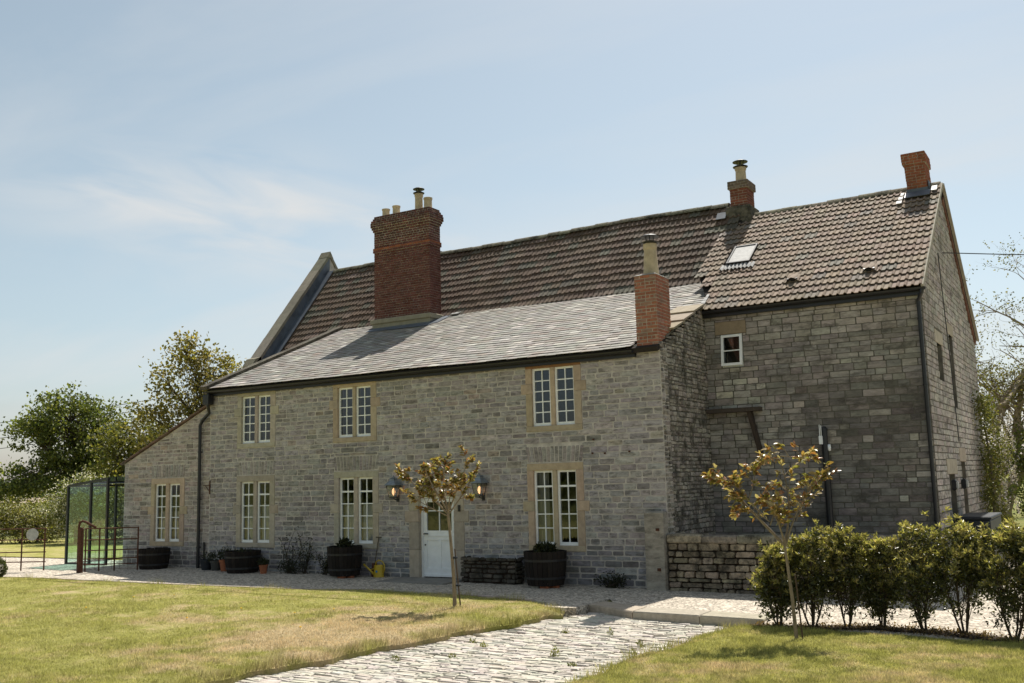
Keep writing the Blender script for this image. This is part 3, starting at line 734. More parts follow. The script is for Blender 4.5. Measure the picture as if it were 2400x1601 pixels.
# skylight and lead
def quad_on(M, u0, u1, s0, s1, h0, h1): return quadprism(M, [(u0, s0), (u1, s0), (u1, s1), (u0, s1)], h0, h1)
sk = MB(); s0, s1 = (4.78 - 2.8) * LW, (5.68 - 2.8) * LW
for q in ((15.14, 15.18, s0, s1), (15.745, 15.785, s0, s1), (15.18, 15.745, s0, s0 + 0.05), (15.18, 15.745, s1 - 0.05, s1)): sk.add(*quad_on(MW, *q, 0.0, 0.15))
sk = sk.build('roof_light', 'black_metal', wroof)
MB().add(*quad_on(MW, 15.18, 15.745, s0 + 0.05, s1 - 0.05, 0.115, 0.125)).build('pane', 'roof_pane', sk) if 'roof_pane' in MATS else MB().add(*quad_on(MW, 15.18, 15.745, s0 + 0.05, s1 - 0.05, 0.115, 0.128)).build('blind_pane', 'bright_lead', sk)
mb = MB()
for i in range(9):
    u = 15.0 + i * 0.105; V = [MW(u, s0 - 0.30 + R.uniform(0, .05), 0.085), MW(u + 0.10, s0 - 0.32, 0.085), MW(u + 0.10, s0, 0.075), MW(u, s0, 0.075), MW(u + 0.05, s0 - 0.3, 0.125), MW(u + 0.05, s0, 0.11)]
    mb.add(V, [(0, 4, 5, 3), (4, 1, 2, 5)])
mb.build('lead_apron', 'bright_lead', wroof)
mb = MB()
for i in range(4):
    s_ = 0.05 + i * 0.17; mb.add(*quad_on(MW, 15.0 + 0.02 * i, 15.13, s_, s_ + 0.15, 0.06, 0.1))
mb.build('lead_flashing', 'bright_lead', wroof)
for (x, y) in ((17.19, 3.66), (19.04, 3.66)):
    s_ = (y - 2.8) * LW; mb = MB(); V = []; n = 7
    for ss, hh in ((s_ - 0.10, 1.0), (s_ + 0.25, 0.35)):
        for k in range(n):
            a = k / (n - 1); V.append(MW(x - 0.17 + 0.34 * a, ss, 0.075 + 0.11 * hh * math.sin(math.pi * a) ** 1.5))
    mb.add(V, [(k, k + 1, n + k + 1, n + k) for k in range(n - 1)], WINGC)
    mb.build('vent_tile', 'tile', wroof)
    d_ = MB(); d_.add(*quad_on(MW, x - 0.13, x + 0.13, s_ - 0.06, s_ - 0.02, 0.06, 0.13)); d_.build('vent_opening', 'black_metal', wroof)

# left gable parapet with coping and lead
XA, XB = -1.98, -1.62
pz = lambda y: 10.43 - MSL * abs(RY - y)
par = MB(); par.prism([(4.1, -0.5), (11.4, -0.5), (11.4, pz(11.4) + 0.55), (RY, 10.43 + 0.62), (4.1, pz(4.1) + 0.60)], 'x', XA, XB)
par = par.build('gable_parapet', 'mortar', house)
ys = [3.95, 4.75, 5.55, 6.35, 7.1, RY]
for a, b_ in zip(ys, ys[1:]):
    for m_ in (0, 1):
        f = (lambda y: y) if not m_ else (lambda y: 2 * RY - y)
        z = lambda y: 10.43 - MSL * (RY - y) + 0.62
        MB().prism([(f(a + 0.006), z(a) + 0.0), (f(b_ - 0.006), z(b_) + 0.0), (f(b_ - 0.006), z(b_) + 0.16), (f(a + 0.006), z(a) + 0.16)], 'x', XA - 0.05, XB + 0.05, vary((0.25, 0.225, 0.175), 0.14)).build('coping_stone', 'dressed_stone', par)
MB().prism([(3.75, pz(4.1) + 0.12), (4.15, pz(4.1) + 0.12), (4.15, pz(4.15) + 0.72), (3.9, pz(4.1) + 0.70), (3.72, pz(4.1) + 0.45)], 'x', XA - 0.05, XB + 0.05, (0.25, 0.225, 0.165)).build('kneeler_stone', 'dressed_stone', par)
MB().prism([(RY - 0.17, 11.02), (RY + 0.17, 11.02), (RY, 11.27)], 'x', XA - 0.055, XB + 0.055, (0.26, 0.23, 0.17)).build('apex_stone', 'dressed_stone', par)
ld = MB(); ld.prism([(4.16, pz(4.16) + 0.03), (RY, 10.46), (RY, 11.02), (4.16, pz(4.16) + 0.60)], 'x', XB + 0.004, XB + 0.018)
ld.add(*quadprism(MM, [(XB + 0.02, 0.1), (XB + 0.33, 0.1), (XB + 0.33, smax_m - 0.05), (XB + 0.02, smax_m - 0.05)], 0.095, 0.112))
ld.build('lead_gutter', 'lead', par)

# gutters, fascia and drainpipes
def gutter(x0, x1, y, z, parent, name='gutter', r=0.065):
    mb = MB(); V = []; n = 8
    for xx in (x0, x1):
        for rr in (r, r - 0.008):
            for k in range(n): a = math.pi + math.pi * k / (n - 1); V.append((xx, y + rr * math.cos(a), z + rr * math.sin(a)))
    F = []
    for k in range(n - 1):
        F += [(k, k + 1, 2 * n + k + 1, 2 * n + k), (n + k, 3 * n + k, 3 * n + k + 1, n + k + 1), (k, n + k, n + k + 1, k + 1), (2 * n + k, 2 * n + k + 1, 3 * n + k + 1, 3 * n + k)]
    F += [(0, 2 * n, 3 * n, n), (n - 1, 2 * n - 1, 4 * n - 1, 3 * n - 1)]
    mb.add(V, F)
    o_ = mb.build(name, 'black_metal', parent); return o_
gutter(0.45, 14.46, -0.19, 5.19, house); gutter(14.98, WX1 + 0.12, 2.80, 6.40, house)
fb = MB(); fb.box(0.5, 14.47, -0.10, 0.02, 5.05, 5.23); fb.build('fascia', 'black_metal', house); fb = MB(); fb.box(15.02, WX1 + 0.02, 2.88, 3.0, 6.25, 6.43)
fb.build('fascia', 'black_metal', house)
def pipe(pts, r, brackets, name='drainpipe', mat='black_metal'):
    mb = MB(); mb.tube(pts, r, 10)
    for (x, y, z) in brackets: mb.lathe([(r + 0.012, -0.02), (r + 0.012, 0.02)], (x, y, z), 10); mb.box(x - 0.02, x + 0.02, y, y + 0.1, z - 0.015, z + 0.015)
    return mb.build(name, mat, house, smooth=False)
pipe([(0.62, -0.19, 5.13), (0.62, -0.19, 4.75), (0.60, -0.12, 4.55), (0.30, -0.10, 4.35), (0.20, -0.10, 4.2), (0.20, -0.10, -0.1)], 0.05, [(0.20, -0.10, z) for z in (0.6, 2.0, 3.4)])
hop = MB(); hop.add(*bevbox(0.50, 0.74, -0.29, -0.08, 4.78, 5.10, 0.03)); hop.build('rainwater_hopper', 'black_metal', house)
pipe([(0.40, -0.06, 0.75), (0.40, -0.06, -0.1)], 0.03, [])
pipe([(20.30, 2.78, 6.36), (20.28, 2.78, 6.28), (20.18, 2.90, 6.12), (20.18, 2.91, 5.95), (20.18, 2.91, -0.2)], 0.045, [(20.18, 2.91, z) for z in (1.2, 2.7, 4.2, 5.7)])
sp = pipe([(17.88, 2.89, 3.30), (17.88, 2.90, -0.2)], 0.075, [(17.88, 2.90, 2.2)], 'soil_pipe')
cp = MB(); cp.lathe([(0.085, 0), (0.08, 0.05), (0.05, 0.09), (0.0, 0.105)], (17.88, 2.89, 3.28), 12, cap=False); cp.build('pipe_cap', 'black_metal', sp)
sn = MB(); sn.add(*bevbox(17.78, 17.86, 2.76, 2.81, 2.96, 3.16, 0.01)); sn.box(17.795, 17.81, 2.78, 2.80, 3.16, 3.42); sn.box(17.83, 17.845, 2.78, 2.80, 3.16, 3.40); sn.build('sensor', 'white_paint', sp)
sn = MB(); sn.lathe([(0.0, 0), (0.035, 0.01), (0.04, 0.08), (0.035, 0.15), (0, 0.16)], (17.98, 2.88, 2.80), 10, cap=False); sn.build('sensor', 'white_paint', sp, smooth=True)
# old timber door-hood remains on the wing
mb = MB(); mb.box(15.08, 16.42, 2.72, 2.99, 3.83, 3.93, (0.075, 0.06, 0.048)); hb = mb.build('hood_beam', 'wood', house)
mb = MB(); V = [(16.08, 2.78, 3.83), (16.18, 2.78, 3.83), (16.18, 2.98, 3.83), (16.08, 2.98, 3.83), (16.30, 2.86, 2.75), (16.40, 2.86, 2.75), (16.40, 2.985, 2.75), (16.30, 2.985, 2.75)]
mb.add(V, BOXF, (0.06, 0.045, 0.035)); mb.build('hood_strut', 'wood', hb)
# wall anchors and an iron bracket
mb = MB(); mb.box(0.56, 0.59, -0.04, -0.02, 2.15, 2.55); mb.tube([(0.30, -0.03, 2.40), (0.57, -0.03, 2.40)], 0.011, 6); mb.tube([(0.40, -0.03, 2.39), (0.56, -0.03, 2.22)], 0.008, 6); mb.build('iron_bracket', 'rust', house)
for x, z in ((13.26, 2.89), (13.58, 2.88), (14.2, 2.90), (13.3, 3.21)):
    MB().box(x - 0.02, x + 0.02, -0.035, 0.0, z - 0.02, z + 0.02).build('wall_fixing', 'rust', house)

# ------------------------------------------------------------------ chimneys
def chimney(name, x0, x1, y0, y1, z0, z1, off, tintf, mortar='brick_mortar', course=0.078, label=None, lean=0.0, joint=0.009):
    core = MB(); nC = int(round((z1 - z0) / course)); course = (z1 - z0) / nC
    for i in range(nC):
        z = z0 + i * course; o_ = off(i, nC); d = 0.006 - o_; dx = lean * (z - z0)
        core.box(x0 + d + dx, x1 - d + dx, y0 + d, y1 - d, z + 0.0005, z + course - 0.0005)
    ch = core.build(name, mortar, house)
    if label: ch['label'] = label
    for i in range(nC):
        z = z0 + i * course; o_ = off(i, nC); dx = lean * (z - z0)
        for kind, c, a, b_ in (('front', y0 - o_, x0 - o_ + dx, x1 + o_ + dx), ('right', x1 + o_ + dx, y0 - o_, y1 + o_), ('left', x0 - o_ + dx, -(y1 + o_), -(y0 - o_)), ('back', y1 + o_, -(x1 + o_ + dx), -(x0 - o_ + dx))):
            M = face_map(kind, c); hdr = (i % 2 == 0)
            n = max(2, int(round((b_ - a) / (0.225 if (i // 1) % 4 != 3 else 0.1125)))); wb = (b_ - a) / n
            edges = [a + k * wb for k in range(n + 1)] if hdr else [a] + [a + (k + 0.5) * wb for k in range(n)] + [b_]
            for e0, e1 in zip(edges, edges[1:]):
                V, F, tn, par_ = stone_piece(M, e0, e1, z, z + course, z + course, 0.015 if nC - i < 14 and nC > 30 else joint, R.uniform(0.002, 0.007), 0, tintf(i, nC), ch, 0.002, -0.004, 0.004)
                bricks.append((V, F, tn, ch))
    return ch
RED = (0.135, 0.056, 0.047)
def t1(i, n):
    if n - i < 12 and R.random() < 0.6: return vary((0.10, 0.05, 0.041), 0.25)
    if abs(i - (n - 15)) < 1: return vary((0.27, 0.095, 0.05), 0.12)
    return vary(RED, 0.22) if R.random() < 0.8 else vary((0.12, 0.045, 0.034), 0.2)
def off1(i, n):
    k = n - 1 - i
    return {0: 0.0, 1: 0.03, 2: 0.075, 3: 0.09, 4: 0.09, 5: 0.06, 6: 0.03, 14: 0.03, 15: 0.03}.get(k, 0.0)
ch1 = chimney('chimney', CH1[0], CH1[1], CH1[2], CH1[3], 7.70, 11.24, off1, t1, label='large red brick stack with four pots')
# stone plinth of the big chimney and its lead skirt
MB().add(*bevbox(2.88, 5.34, 4.66, 5.45, 7.56, 7.72, 0.02), (0.30, 0.27, 0.20)).build('plinth_cap', 'dressed_stone', ch1)
MB().box(2.93, 5.28, 4.71, 5.40, 7.0, 7.56, (0.29, 0.265, 0.20)).build('plinth', 'dressed_stone', ch1)
lead = MB(); yb = 4.70
lead.prism([(yb, 7.33), (yb, 7.43), (yb + 0.004, 7.43), (5.42, 7.72), (5.42, 7.60)], 'x', 5.285, 5.31)
lead.box(2.88, 5.31, yb - 0.012, yb + 0.005, 7.30, 7.43); lead.add(*quad_on(MS, 2.86, 5.42, (4.45 + 0.2) * LS, (4.70 + 0.2) * LS, 0.035, 0.045)); lead.add(*quad_on(MS, 5.28, 5.62, (4.66 + 0.2) * LS, (5.6 + 0.2) * LS, 0.035, 0.045))
lead.build('lead_skirt', 'lead', ch1)
fl = MB(); fl.add(*quad_on(MS, 5.65, 5.95, (5.35 + .2) * LS, (5.55 + .2) * LS, 0.06, 0.09)); fl.build('lead_soaker', 'bright_lead', sroof)
def pot(par, x, y, z, r, h, cowl=0, taper=0.85, n=16):
    mb = MB(); mb.lathe([(r, 0), (r * taper, h * 0.78), (r * taper * 1.12, h * 0.84), (r * taper * 1.15, h * 0.97), (r * taper * 0.95, h), (r * taper * 0.72, h), (r * taper * 0.7, h * 0.5)], (x, y, z), n, cap=False)
    p_ = mb.build('chimney_pot', 'clay_pot', par, smooth=False)
    if cowl:
        c = MB(); rt = r * taper
        c.lathe([(rt * 1.45, h), (rt * 1.5, h + 0.02), (rt * 1.0, h + 0.05), (rt * 0.7, h + 0.055)], (x, y, z), n)
        for k in range(4): a = k * math.pi / 2 + 0.4; c.tube([(x + rt * 0.6 * math.cos(a), y + rt * 0.6 * math.sin(a), z + h + 0.04), (x + rt * 0.6 * math.cos(a), y + rt * 0.6 * math.sin(a), z + h + cowl)], 0.012, 5)
        c.lathe([(rt * 1.5, h + cowl), (rt * 1.52, h + cowl + 0.015), (rt * 0.9, h + cowl + 0.055), (0.01, h + cowl + 0.075)], (x, y, z), n)
        c.build('cowl', 'black_metal', par)
for x, y, r, h, cw in ((3.28, 5.05, 0.13, 0.32, 0), (3.72, 5.05, 0.13, 0.36, 0), (4.66, 5.05, 0.135, 0.62, 0.14), (5.03, 5.05, 0.14, 0.42, 0)): pot(ch1, x, y, 11.22, r, h, cw, 0.95)
def t2(i, n): return vary((0.33, 0.135, 0.085), 0.18) if R.random() < 0.75 else vary((0.30, 0.17, 0.125), 0.2)
ch2 = chimney('chimney', 14.50, 15.03, -0.012, 0.80, 5.20, 6.93, lambda i, n: 0, t2, label='slim orange brick stack on the corner of the slate roof', joint=0.017)
mb = MB(); mb.lathe([(0.36, 0.0), (0.34, 0.02), (0.18, 0.06)], (14.765, 0.39, 6.93), 4); V = [(14.48, -0.04, 6.93), (15.05, -0.04, 6.93), (15.05, 0.83, 6.93), (14.48, 0.83, 6.93), (14.6, 0.2, 7.0), (14.93, 0.2, 7.0), (14.93, 0.6, 7.0), (14.6, 0.6, 7.0)]
mb = MB(); mb.add(V, BOXF); mb.build('flaunching', 'bright_lead', ch2)
pot(ch2, 14.765, 0.39, 6.97, 0.185, 0.78, 0.15, 0.78)
def t3(i, n): return vary((0.21, 0.075, 0.05), 0.2) if n - i > 3 else vary((0.19, 0.14, 0.11), 0.25)
def off3(i, n): k = n - 1 - i; return 0.05 if k in (0, 1, 2) else 0.0
ch3 = chimney('chimney', 14.48, 15.0, 7.42, 8.12, 10.25, 11.05, off3, t3, label='small brick stack with tall pot on the ridge step', joint=0.012)
MB().add(*bevbox(14.36, 15.12, 7.28, 8.26, 9.55, 10.20, 0.03), (0.15, 0.135, 0.105)).build('plinth', 'rubble_stone', ch3)
MB().add(*bevbox(14.38, 15.10, 7.30, 8.24, 10.20, 10.26, 0.015), (0.2, 0.18, 0.14)).build('plinth_cap', 'rubble_stone', ch3)
MB().add(*quad_on(MM, 14.08, 14.38, (7.25 - 4) * LM, (7.45 - 4) * LM, 0.10, 0.12)).build('lead_soaker', 'lead', ch3)
pot(ch3, 14.74, 7.77, 11.03, 0.165, 0.52, 0.16, 0.92)
def t4(i, n): return vary((0.27, 0.095, 0.05), 0.15)
def off4(i, n): k = n - 1 - i; return 0.045 if k < 4 else 0.0
ch4 = chimney('chimney', 19.50, 20.02, 7.35, 8.20, 9.60, 10.92, off4, t4, label='leaning orange brick stack at the right gable', lean=-0.055, joint=0.012)
lead = MB(); lead.box(19.46, 20.06, 7.32, 7.345, 9.55, 9.90); lead.box(20.025, 20.045, 7.32, 8.2, 9.62, 10.08); lead.add(*quad_on(MW, 19.44, 20.08, (7.05 - 2.8) * LW, (7.33 - 2.8) * LW, 0.10, 0.12)); lead.build('lead_skirt', 'lead', ch4)
mb = MB(); 
for i in range(3): MB().add(*quad_on(MW, 19.26 + 0.03 * i, 19.40, (6.78 + i * 0.22 - 2.8) * LW, (6.93 + i * 0.22 - 2.8) * LW, 0.09, 0.12)).build('lead_soaker', 'bright_lead', ch4)
MB().add(*quad_on(MW, 20.10, 20.24, (7.25 - 2.8) * LW, (7.5 - 2.8) * LW, 0.10, 0.12)).build('lead_soaker', 'bright_lead', ch4)
emit_pieces(bricks, 'brick', 'brickwork', 'brick', house, 300)

# ------------------------------------------------------------------ ground
def roll(d): return -0.085 * max(0.0, 1 - d / 0.42) ** 1.6
def sheet_y(name, ylines, xlo, xhi, zoff, mat, nx=24, skirt=0.0, bumpy=0.0, side=0):
    # rows along y; each row runs from xlo(y) to xhi(y)
    V = []; F = []; rows = []
    for y in ylines:
        a, b_ = xlo(y), xhi(y); xs = [a + (b_ - a) * i / nx for i in range(nx + 1)]
        if side > 0: xs = [a + (b_ - 0.45 - a) * i / (nx - 5) for i in range(nx - 4)] + [b_ - q for q in (0.32, 0.2, 0.1, 0.04, 0.0)]
        if side < 0: xs = [a + q for q in (0.0, 0.04, 0.1, 0.2, 0.32)] + [a + 0.45 + (b_ - 0.45 - a) * i / (nx - 5) for i in range(nx - 4)]
        rows.append([(x, y, gz(x) + zoff + (bumpy * (math.sin(x * 2.1 + y * 1.3) * math.sin(y * 1.7 - x * 0.6)) if 0 < xs.index(x) < nx else 0) + (roll(b_ - x) if side > 0 else roll(x - a) if side < 0 else 0)) for x in xs])
    n = nx + 1
    for r_ in rows: V += r_
    for i in range(len(rows) - 1):
        for j in range(nx): F.append((i * n + j, i * n + j + 1, (i + 1) * n + j + 1, (i + 1) * n + j))
    if skirt:
        ring = [j for j in range(n)] + [i * n + n - 1 for i in range(1, len(rows))] + [(len(rows) - 1) * n + j for j in range(n - 2, -1, -1)] + [i * n for i in range(len(rows) - 2, 0, -1)]
        k = len(V)
        for q in ring: V.append((V[q][0], V[q][1], V[q][2] - skirt))
        for i in range(len(ring)):
            j = (i + 1) % len(ring); F.append((ring[i], k + i, k + j, ring[j]))
    mb = MB(); mb.add(V, F); return mb.build(name, mat)
gx = [-1500, -700, -300, -150, -80, -40, -20, -6, 0, 6, 10.4, 10.6, 14, 17.0, 18.25, 18.4, 22, 30, 60, 200, 700, 1500]
gy = [-1500, -400, -120, -60, -30, -20, -12, -6, -2.95, -2.88, 0, 6, 12, 30, 60, 120, 300, 700, 1500]
V = []; F = []
for y in gy:
    for x in gx:
        dip = 10.5 < x < 18.3 and -31 < y < -2.92
        V.append((x, y, gz(x) - (0.26 if dip else 0.03)))
nx_ = len(gx)
for i in range(len(gy) - 1):
    for j in range(nx_ - 1): F.append((i * nx_ + j, i * nx_ + j + 1, (i + 1) * nx_ + j + 1, (i + 1) * nx_ + j))
mb = MB(); mb.add(V, F); struct(mb.build('ground', 'earth'))
interp = lambda y, pts: float(np.interp(y, [p_[0] for p_ in pts], [p_[1] for p_ in pts]))
path_l = lambda y: interp(y, [(-30, 10.7), (-10.04, 13.49), (-8.38, 13.74), (-6.75, 13.99), (-5.4, 14.29), (-4.0, 14.45), (-3.4, 14.6), (-3.0, 14.6)]) + 0.06 * math.sin(y * 3.1) + 0.04 * math.sin(y * 7.7)
path_r = lambda y: interp(y, [(-30, 17.0), (-7.83, 17.64), (-6.3, 17.78), (-5.4, 17.86), (-4.0, 18.0)]) + 0.05 * math.sin(y * 2.7 + 1) + 0.03 * math.sin(y * 6.9)
kerb_l = lambda y: interp(y, [(-4.45, -2.9), (-4.2, -2.2), (-4.05, 0.5), (-3.93, 2.64), (-3.69, 4.95), (-3.47, 7.08), (-3.12, 8.31), (-2.87, 9.2)]) if y > -4.45 else -45.0
lawn_r = lambda y: path_l(y) if y < -4.2 else interp(y, [(-4.2, 14.62), (-3.9, 14.4), (-3.35, 13.77), (-3.02, 12.6), (-2.9, 11.2), (-2.87, 9.3)])
yl = [-30, -24, -20, -16, -13] + list(np.arange(-11.5, -4.46, 0.18)) + [-4.44] + list(np.arange(-4.35, -2.86, 0.09))
struct(sheet_y('lawn', yl, kerb_l, lawn_r, 0.03, 'lawn', 40, skirt=0.25, bumpy=0.012, side=1))
lawn_lx = lambda y: path_r(y) + 0.0
yr = [-30, -24, -20, -16, -13] + list(np.arange(-11.5, -4.3, 0.18))
rtop = lambda x: interp(x, [(18.0, -4.8), (19.4, -4.6), (20.6, -4.4), (21.6, -4.36), (22.3, -4.6), (40, -5)])
struct(sheet_y('lawn', [y for y in yr if y < -4.6] + [-4.6], lawn_lx, lambda y: 45.0, 0.03, 'lawn', 60, skirt=0.25, bumpy=0.012, side=-1))
struct(sheet_y('driveway', [-4.6, -4.3, -3.95, -3.5, -2, 0.2, 1.0], lambda y: -45.0, lambda y: 14.52 if y > -3.9 else 13.2, 0.0, 'gravel', 60, skirt=0.22))
struct(sheet_y('driveway', [-3.45, -2, 0.2, 1.0], lambda y: 14.52 + (0.9 if y < -3 else 0), lambda y: 18.3, 0.0, 'gravel', 20))
struct(sheet_y('driveway', [-4.75, -4.3, -3.95, -3.5, -2, 0.2, 1.0], lambda y: 18.3, lambda y: 45.0, 0.0, 'gravel', 30))
struct(sheet_y('driveway', [1.0, 2.99], lambda y: 15.1, lambda y: 45.0, 0.0, 'gravel', 10))
struct(sheet_y('driveway', [2.99, 6, 10, 14], lambda y: 20.3, lambda y: 45.0, 0.0, 'gravel', 10))
struct(sheet_y('far_lawn', [0.9, 3, 6, 9], lambda y: -60.0, lambda y: -5.6, 0.025, 'lawn', 30))
mb = MB(); mb.add([(-900, 60, 0.02), (-60, 22, 0.02), (-20, 60, 0.02), (-60, 700, 0.02), (-1400, 700, 0.02)], [(0, 1, 2, 3, 4)]); struct(mb.build('field', 'earth'))
mb = MB(); mb.add([(-1300, 150, 0.05), (-230, 105, 0.05), (-180, 190, 0.05), (-700, 640, 0.05), (-1300, 640, 0.05)], [(0, 1, 2, 3, 4)]); struct(mb.build('crop_field', 'crop_field'))

# cobbled path: flat stones set on edge in rows across the path
bed = MB(); yb_ = [-30, -20, -14] + list(np.arange(-12.0, -3.2, 0.4)) + [-3.0]
V = []; F = []
for y in yb_: V += [(path_l(y) - 0.3, y, gz(path_l(y)) - 0.165), (path_r(y) + 0.3, y, gz(path_r(y)) - 0.165)]
F = [(2 * i, 2 * i + 1, 2 * i + 3, 2 * i + 2) for i in range(len(yb_) - 1)]
bed.add(V, F); pathb = struct(bed.build('cobbled_path', 'path_bed'))
cob = []
y = -3.1
while y > -13.5:
    dpt = R.uniform(0.06, 0.115) if y > -11 else 0.16
    x = path_l(y) - R.uniform(0.0, 0.25)
    while x < path_r(y):
        wd = R.uniform(0.16, 0.42)
        a, b_ = max(x, path_l(y) - 0.05), min(x + wd, path_r(y) + 0.05); x += wd
        if b_ - a < 0.07: continue
        if R.random() < 0.02: continue
        zt = gz((a + b_) / 2) - 0.125 + R.uniform(-0.010, 0.009)
        sk = 0.05 * math.sin(a * 1.3 + y * 0.7)
        q = [(a + 0.004, y - dpt + 0.005), (b_ - 0.004, y - dpt + 0.005), (b_ - 0.004, y - 0.004), (a + 0.004, y - 0.004)]
        q = [(u + R.uniform(-0.012, 0.012), v + sk + R.uniform(-0.012, 0.012)) for u, v in q]
        cx = sum(u for u, _ in q) / 4; cy = sum(v for _, v in q) / 4; tl = [R.uniform(-0.008, 0.008) for _ in range(4)]
        V = [(u, v, zt - 0.06) for u, v in q] + [(u, v, zt - 0.014 + t_) for (u, v), t_ in zip(q, tl)] + [(u + (cx - u) * 0.13, v + (cy - v) * 0.2, zt + t_) for (u, v), t_ in zip(q, tl)]
        F = [(8, 9, 10, 11)] + [(i, (i + 1) % 4, (i + 1) % 4 + 4, i + 4) for i in range(4)] + [(i + 4, (i + 1) % 4 + 4, (i + 1) % 4 + 8, i + 8) for i in range(4)]
        cob.append((V, F, vary((0.49, 0.45, 0.385), 0.12), pathb))
    y -= dpt
emit_pieces(cob, 'cobble', 'cobbles', 'cobble', pathb, 300)
# kerb slabs across the head of the path
for q in (((14.5, -2.95), (15.76, -3.64), (15.76, -2.98), (14.6, -2.38)), ((15.775, -3.64), (17.1, -3.74), (17.1, -3.08), (15.775, -2.98)), ((17.115, -3.74), (18.3, -3.86), (18.3, -3.25), (17.115, -3.08))):
    V = []
    for k_, z_ in ((0.0, -0.25), (0.0, 0.0), (0.02, 0.022)):
        cx = sum(u for u, _ in q) / 4; cy = sum(v for _, v in q) / 4
        V += [(u + (cx - u) * k_, v + (cy - v) * k_ * 2, gz(16.4) + z_) for u, v in q]
    F = [(8, 9, 10, 11)] + [(j * 4 + i, j * 4 + (i + 1) % 4, j * 4 + (i + 1) % 4 + 4, j * 4 + i + 4) for j in range(2) for i in range(4)]
    MB().add(V, F, vary((0.40, 0.35, 0.28), 0.08)).build('kerb_slab', 'cobble', pathb)
# long edging stones between lawn and gravel
kp = [(-2.8, -4.33), (-1.5, -4.1), (0.5, -3.98), (2.64, -3.87), (4.95, -3.63), (7.08, -3.41), (8.31, -3.06), (8.9, -2.8), (10.05, -2.80), (11.6, -2.86), (12.5, -2.93), (13.7, -3.28)]
edging = struct(empty('edging', (0, 0, 0)))
x = -2.8
while x < 13.5:
    e = min(x + R.uniform(0.7, 1.1), 13.7); ya = interp(x, kp); yb2 = interp(e, kp)
    g0 = gz(x)
    V = [(x + .01, ya, g0 - .1), (e - .01, yb2, g0 - .1), (e - .01, yb2 + .12, g0 - .1), (x + .01, ya + .12, g0 - .1), (x + .01, ya + .01, g0 + .035), (e - .01, yb2 + .01, g0 + .035), (e - .01, yb2 + .11, g0 + .035), (x + .01, ya + .11, g0 + .035)]
    MB().add(V, BOXF, vary((0.42, 0.36, 0.30), 0.12)).build('edging_stone', 'cobble', edging); x = e
# door step slab
MB().add(*bevbox(7.75, 9.75, -1.15, -0.03, gz(8) - 0.1, gz(8) + 0.02, 0.01), (0.24, 0.225, 0.20)).build('doorstep', 'dressed_stone', house)

# ------------------------------------------------------------------ grass
def vnoise(x, y, sc, seed=0):
    g_ = np.random.default_rng(seed).random((64, 64)); xx = x * sc; yy = y * sc
    xi = np.floor(xx).astype(int); yi = np.floor(yy).astype(int); fx_ = xx - xi; fy_ = yy - yi
    fx_ = fx_ * fx_ * (3 - 2 * fx_); fy_ = fy_ * fy_ * (3 - 2 * fy_)
    G = lambda a, b_: g_[a % 64, b_ % 64]
    return (G(xi, yi) * (1 - fx_) + G(xi + 1, yi) * fx_) * (1 - fy_) + (G(xi, yi + 1) * (1 - fx_) + G(xi + 1, yi + 1) * fx_) * fy_
def gzn(x): return -0.02 - 0.010 * (np.clip(x, -6, 22) - 2)
def in_view(P, m_=1.25):
    d = P - np.array(CAM_P); z = d @ np.array(CF); u = d @ np.array(CR) / z; v = d @ np.array(CU) / z
    return (z > 1) & (np.abs(u) < 0.5143 * m_) & (np.abs(v) < 0.3431 * m_), z
def blades(P, hmin, hmax, wdt, lean, tintlo=0.6, tinthi=1.4):
    n = len(P); a = NR.uniform(0, 2 * np.pi, n); h = NR.uniform(hmin, hmax, n) if np.isscalar(hmin) else hmin + (hmax - hmin) * NR.random(n)
    w_ = wdt * NR.uniform(0.7, 1.3, n); la = NR.uniform(0, 2 * np.pi, n); ll = h * lean * NR.uniform(0.2, 1.0, n)
    dx_ = np.stack([np.cos(a) * w_ / 2, np.sin(a) * w_ / 2, np.zeros(n)], 1)
    tip = P + np.stack([np.cos(la) * ll, np.sin(la) * ll, h], 1)
    V = np.stack([P - dx_, P + dx_, tip], 1).reshape(-1, 3); F = np.arange(3 * n).reshape(n, 3)
    T = np.repeat(NR.uniform(tintlo, tinthi, (n, 1)) * np.array([[1, 1, 1]]), 3, 0)
    T[2::3] *= 1.2
    cl = 0.72 + 0.56 * vnoise(P[:, 0] + 80, P[:, 1] + 80, 7.0, 21); T *= np.repeat(cl, 3)[:, None]
    return V, F, T
def lawn_points(n, x0, x1, y0, y1, lo, hi, side=1):
    P = np.stack([NR.uniform(x0, x1, n), NR.uniform(y0, y1, n), np.zeros(n)], 1)
    ys = np.linspace(y0, y1, 400); L = np.interp(P[:, 1], ys, [lo(q) for q in ys]); H = np.interp(P[:, 1], ys, [hi(q) for q in ys])
    k_ = (P[:, 0] > L + 0.02) & (P[:, 0] < H - 0.02); P = P[k_]; L = L[k_]; H = H[k_]
    P[:, 2] = gzn(P[:, 0]) + 0.028 + 0.012 * np.sin(P[:, 0] * 2.1 + P[:, 1] * 1.3) * np.sin(P[:, 1] * 1.7 - P[:, 0] * 0.6)
    dd = (H - P[:, 0]) if side > 0 else (P[:, 0] - L); P[:, 2] += -0.085 * np.clip(1 - dd / 0.42, 0, 1) ** 1.6
    ok, z = in_view(P); P = P[ok]; z = z[ok]
    return P[NR.random(len(P)) < np.clip(12.0 / z, 0, 1) ** 1.5]
Pl = lawn_points(900000, -14, 14.7, -14, -2.87, kerb_l, lawn_r)
hf = 0.012 + 0.022 * vnoise(Pl[:, 0] + 50, Pl[:, 1] + 50, 1.1, 3) + 0.035 * np.clip(vnoise(Pl[:, 0] + 30, Pl[:, 1] + 30, 4.5, 13) - 0.55, 0, 1)
V, F, T = blades(Pl, hf, hf * 1.9, 0.008, 0.9)
